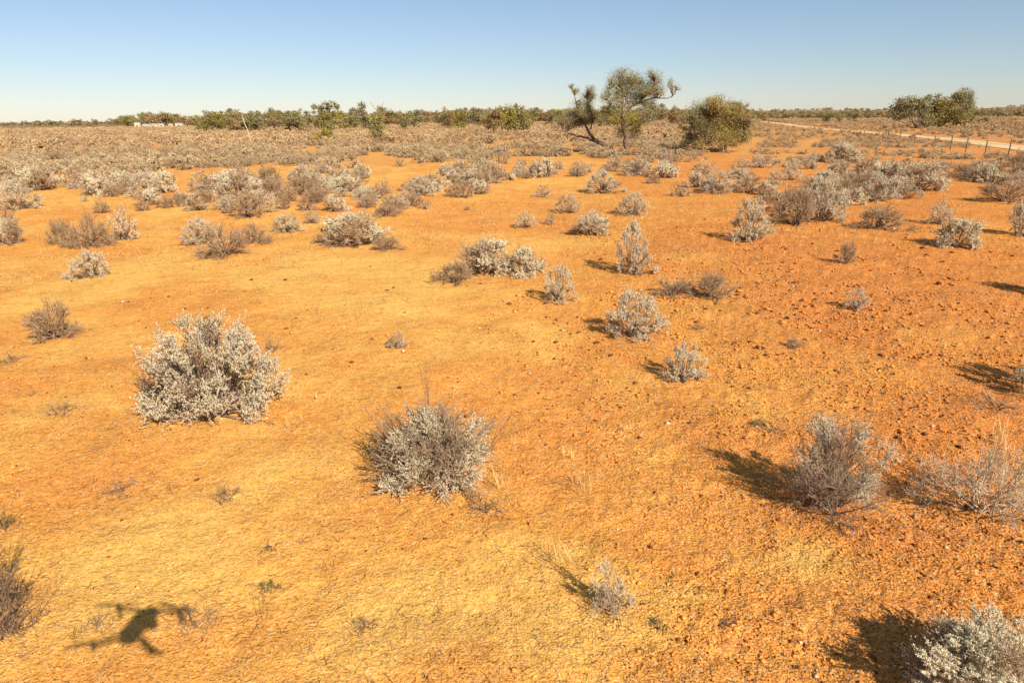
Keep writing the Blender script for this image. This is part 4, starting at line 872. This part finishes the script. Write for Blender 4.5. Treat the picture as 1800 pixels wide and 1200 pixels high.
def straw():
    r = np.random.default_rng(9); g = Geo(); n = 130000
    R = np.exp(r.uniform(math.log(2), math.log(34), n)); A = np.radians(r.uniform(-46, 46, n)); X, Y = R * np.sin(A), R * np.cos(A)
    d = fbm(X / 1.8, Y / 1.8, 101, 3); px, py = project(np.stack([X, Y, np.zeros(n)], 1))
    ok = r.uniform(size=n) < np.clip((d - .36) * 5, .25, 1); X, Y, R = X[ok], Y[ok], R[ok]; n = len(X)
    P = np.stack([X, Y, gz(X, Y)], 1); lying = r.uniform(size=n) < .6
    D = norm(np.stack([r.normal(size=n), r.normal(size=n), np.where(lying, r.uniform(.0, .25, n), r.uniform(.8, 3, n))], 1))
    L_ = r.uniform(.015, .06, n) * np.clip(R / 6, .8, 2.2); W = r.uniform(.0012, .0026, n) * np.clip(R / 5, .8, 3.2)
    u = r.uniform(size=(n, 1)); C = np.where(u < .72, np.array([[.68, .47, .21]]), np.where(u < .87, np.array([[.42, .24, .11]]), np.array([[.12, .07, .04]]))) * r.uniform(.75, 1.15, (n, 1))
    g.leaves(P, D, L_, W, C, r=r)
    # a few tall tussocks of straw
    for px_, py_, k, h in [(1030, 868, 16, .22), (988, 1000, 18, .26), (880, 860, 22, .2), (1000, 800, 8, .12), (560, 700, 8, .10), (1240, 640, 14, .16), (1100, 760, 10, .1), (1210, 480, 12, .12), (1800, 700, 26, .2), (1760, 780, 22, .2), (520, 745, 8, .1), (430, 610, 10, .12)]:
        c, t = hit(px_, py_); q = np.tile(c, (k, 1)) + np.concatenate([r.normal(0, .035, (k, 2)), np.zeros((k, 1))], 1)
        g.leaves(q, norm(np.stack([r.normal(-.12, .22, k), r.normal(0, .22, k), np.ones(k)], 1)), h * r.uniform(.5, 1.1, k), .0045, rcol([.66, .48, .19], k, .12, r), r=r)
    # thin dead stalks of last year's weeds, standing in small fans
    for _ in range(90):
        R_ = math.exp(r.uniform(math.log(2.1), math.log(14))); a_ = math.radians(r.uniform(-40, 40)); x_, y_ = R_ * math.sin(a_), R_ * math.cos(a_); k = int(r.integers(3, 9)); z_ = float(gz(x_, y_))
        q = np.tile([x_, y_, z_], (k, 1)) + np.concatenate([r.normal(0, .02, (k, 2)), np.zeros((k, 1))], 1); dd = norm(np.stack([r.normal(0, .7, k), r.normal(0, .7, k), np.full(k, .6)], 1)); hh = r.uniform(.04, .12, k)
        cc = rcol([.30, .17, .08] if r.uniform() < .5 else [.55, .36, .15], k, .15, r); mm = q + dd * hh[:, None] * .5; e2 = mm + norm(dd + r.normal(0, .35, dd.shape)) * hh[:, None] * .5; g.tubes(q, mm, .0014, .0012, cc, 3); g.tubes(mm, e2, .0012, .0006, cc, 3)
    link('dry_grass', g.mesh('dry_grass', M_STRAW), label='thin straw-coloured dry grass scattered over the sand', kind='stuff'); print('straw', n)
straw()
def litter():
    r = np.random.default_rng(10); g = Geo(); n = 2200
    R = np.exp(r.uniform(math.log(2), math.log(16), n)); A = np.radians(r.uniform(-46, 46, n)); X, Y = R * np.sin(A), R * np.cos(A)
    # most litter lies around the shrubs
    near = [p for p in PLACED if math.hypot(p[0], p[1]) < 17]; m = int(n * .5); idx = r.integers(0, len(near), m)
    X[:m] = np.array([near[i][0] for i in idx]) + r.normal(0, .42, m) * np.array([near[i][2] for i in idx]); Y[:m] = np.array([near[i][1] for i in idx]) + r.normal(0, .42, m) * np.array([near[i][2] for i in idx])
    P = np.stack([X, Y, gz(X, Y) + .004], 1); a = r.uniform(0, 6.28, n); L_ = r.uniform(.012, .05, n); D = np.stack([np.cos(a), np.sin(a), r.uniform(0, .3, n)], 1); Q = P + D * L_[:, None]
    E = Q + norm(D + r.normal(0, .45, D.shape)) * L_[:, None] * .7; E[:, 2] = np.maximum(E[:, 2], gz(E[:, 0], E[:, 1]) + .003)
    c = rcol([.17, .10, .06], n, .3, r); g.tubes(P, Q, .0014, .0011, c, 3); g.tubes(Q, E, .0011, .0007, c, 3)
    near2 = [p for p in PLACED if math.hypot(p[0], p[1]) < 14]; m = 26000; idx = r.choice(len(near2), m, p=np.array([p[2] ** 2 / (1 + .03 * (p[0] ** 2 + p[1] ** 2)) for p in near2]) / sum(p[2] ** 2 / (1 + .03 * (p[0] ** 2 + p[1] ** 2)) for p in near2))
    X = np.array([near2[i][0] for i in idx]) + r.normal(-.05, .36, m) * np.array([near2[i][2] for i in idx]); Y = np.array([near2[i][1] for i in idx]) + r.normal(0, .36, m) * np.array([near2[i][2] for i in idx])
    a = r.uniform(0, 6.28, m); lc_ = np.where(r.uniform(size=(m, 1)) < .6, np.array([[.30, .18, .10]]), np.array([[.48, .36, .23]])) * r.uniform(.6, 1.2, (m, 1))
    g.leaves(np.stack([X, Y, gz(X, Y) + .004], 1), np.stack([np.cos(a), np.sin(a), r.uniform(0, .2, m)], 1), r.uniform(.006, .018, m), .005, lc_, r=r)
    link('twig_litter', g.mesh('twig_litter', M_TWIG), label='broken twigs and fallen leaves lying around the bushes', kind='stuff')
litter()

for o in scene.objects:
    if o.get('label') and not 4 <= len(o['label'].replace('-', ' ').split()) <= 16: print('LABEL', len(o['label'].replace('-', ' ').split()), o['label'])
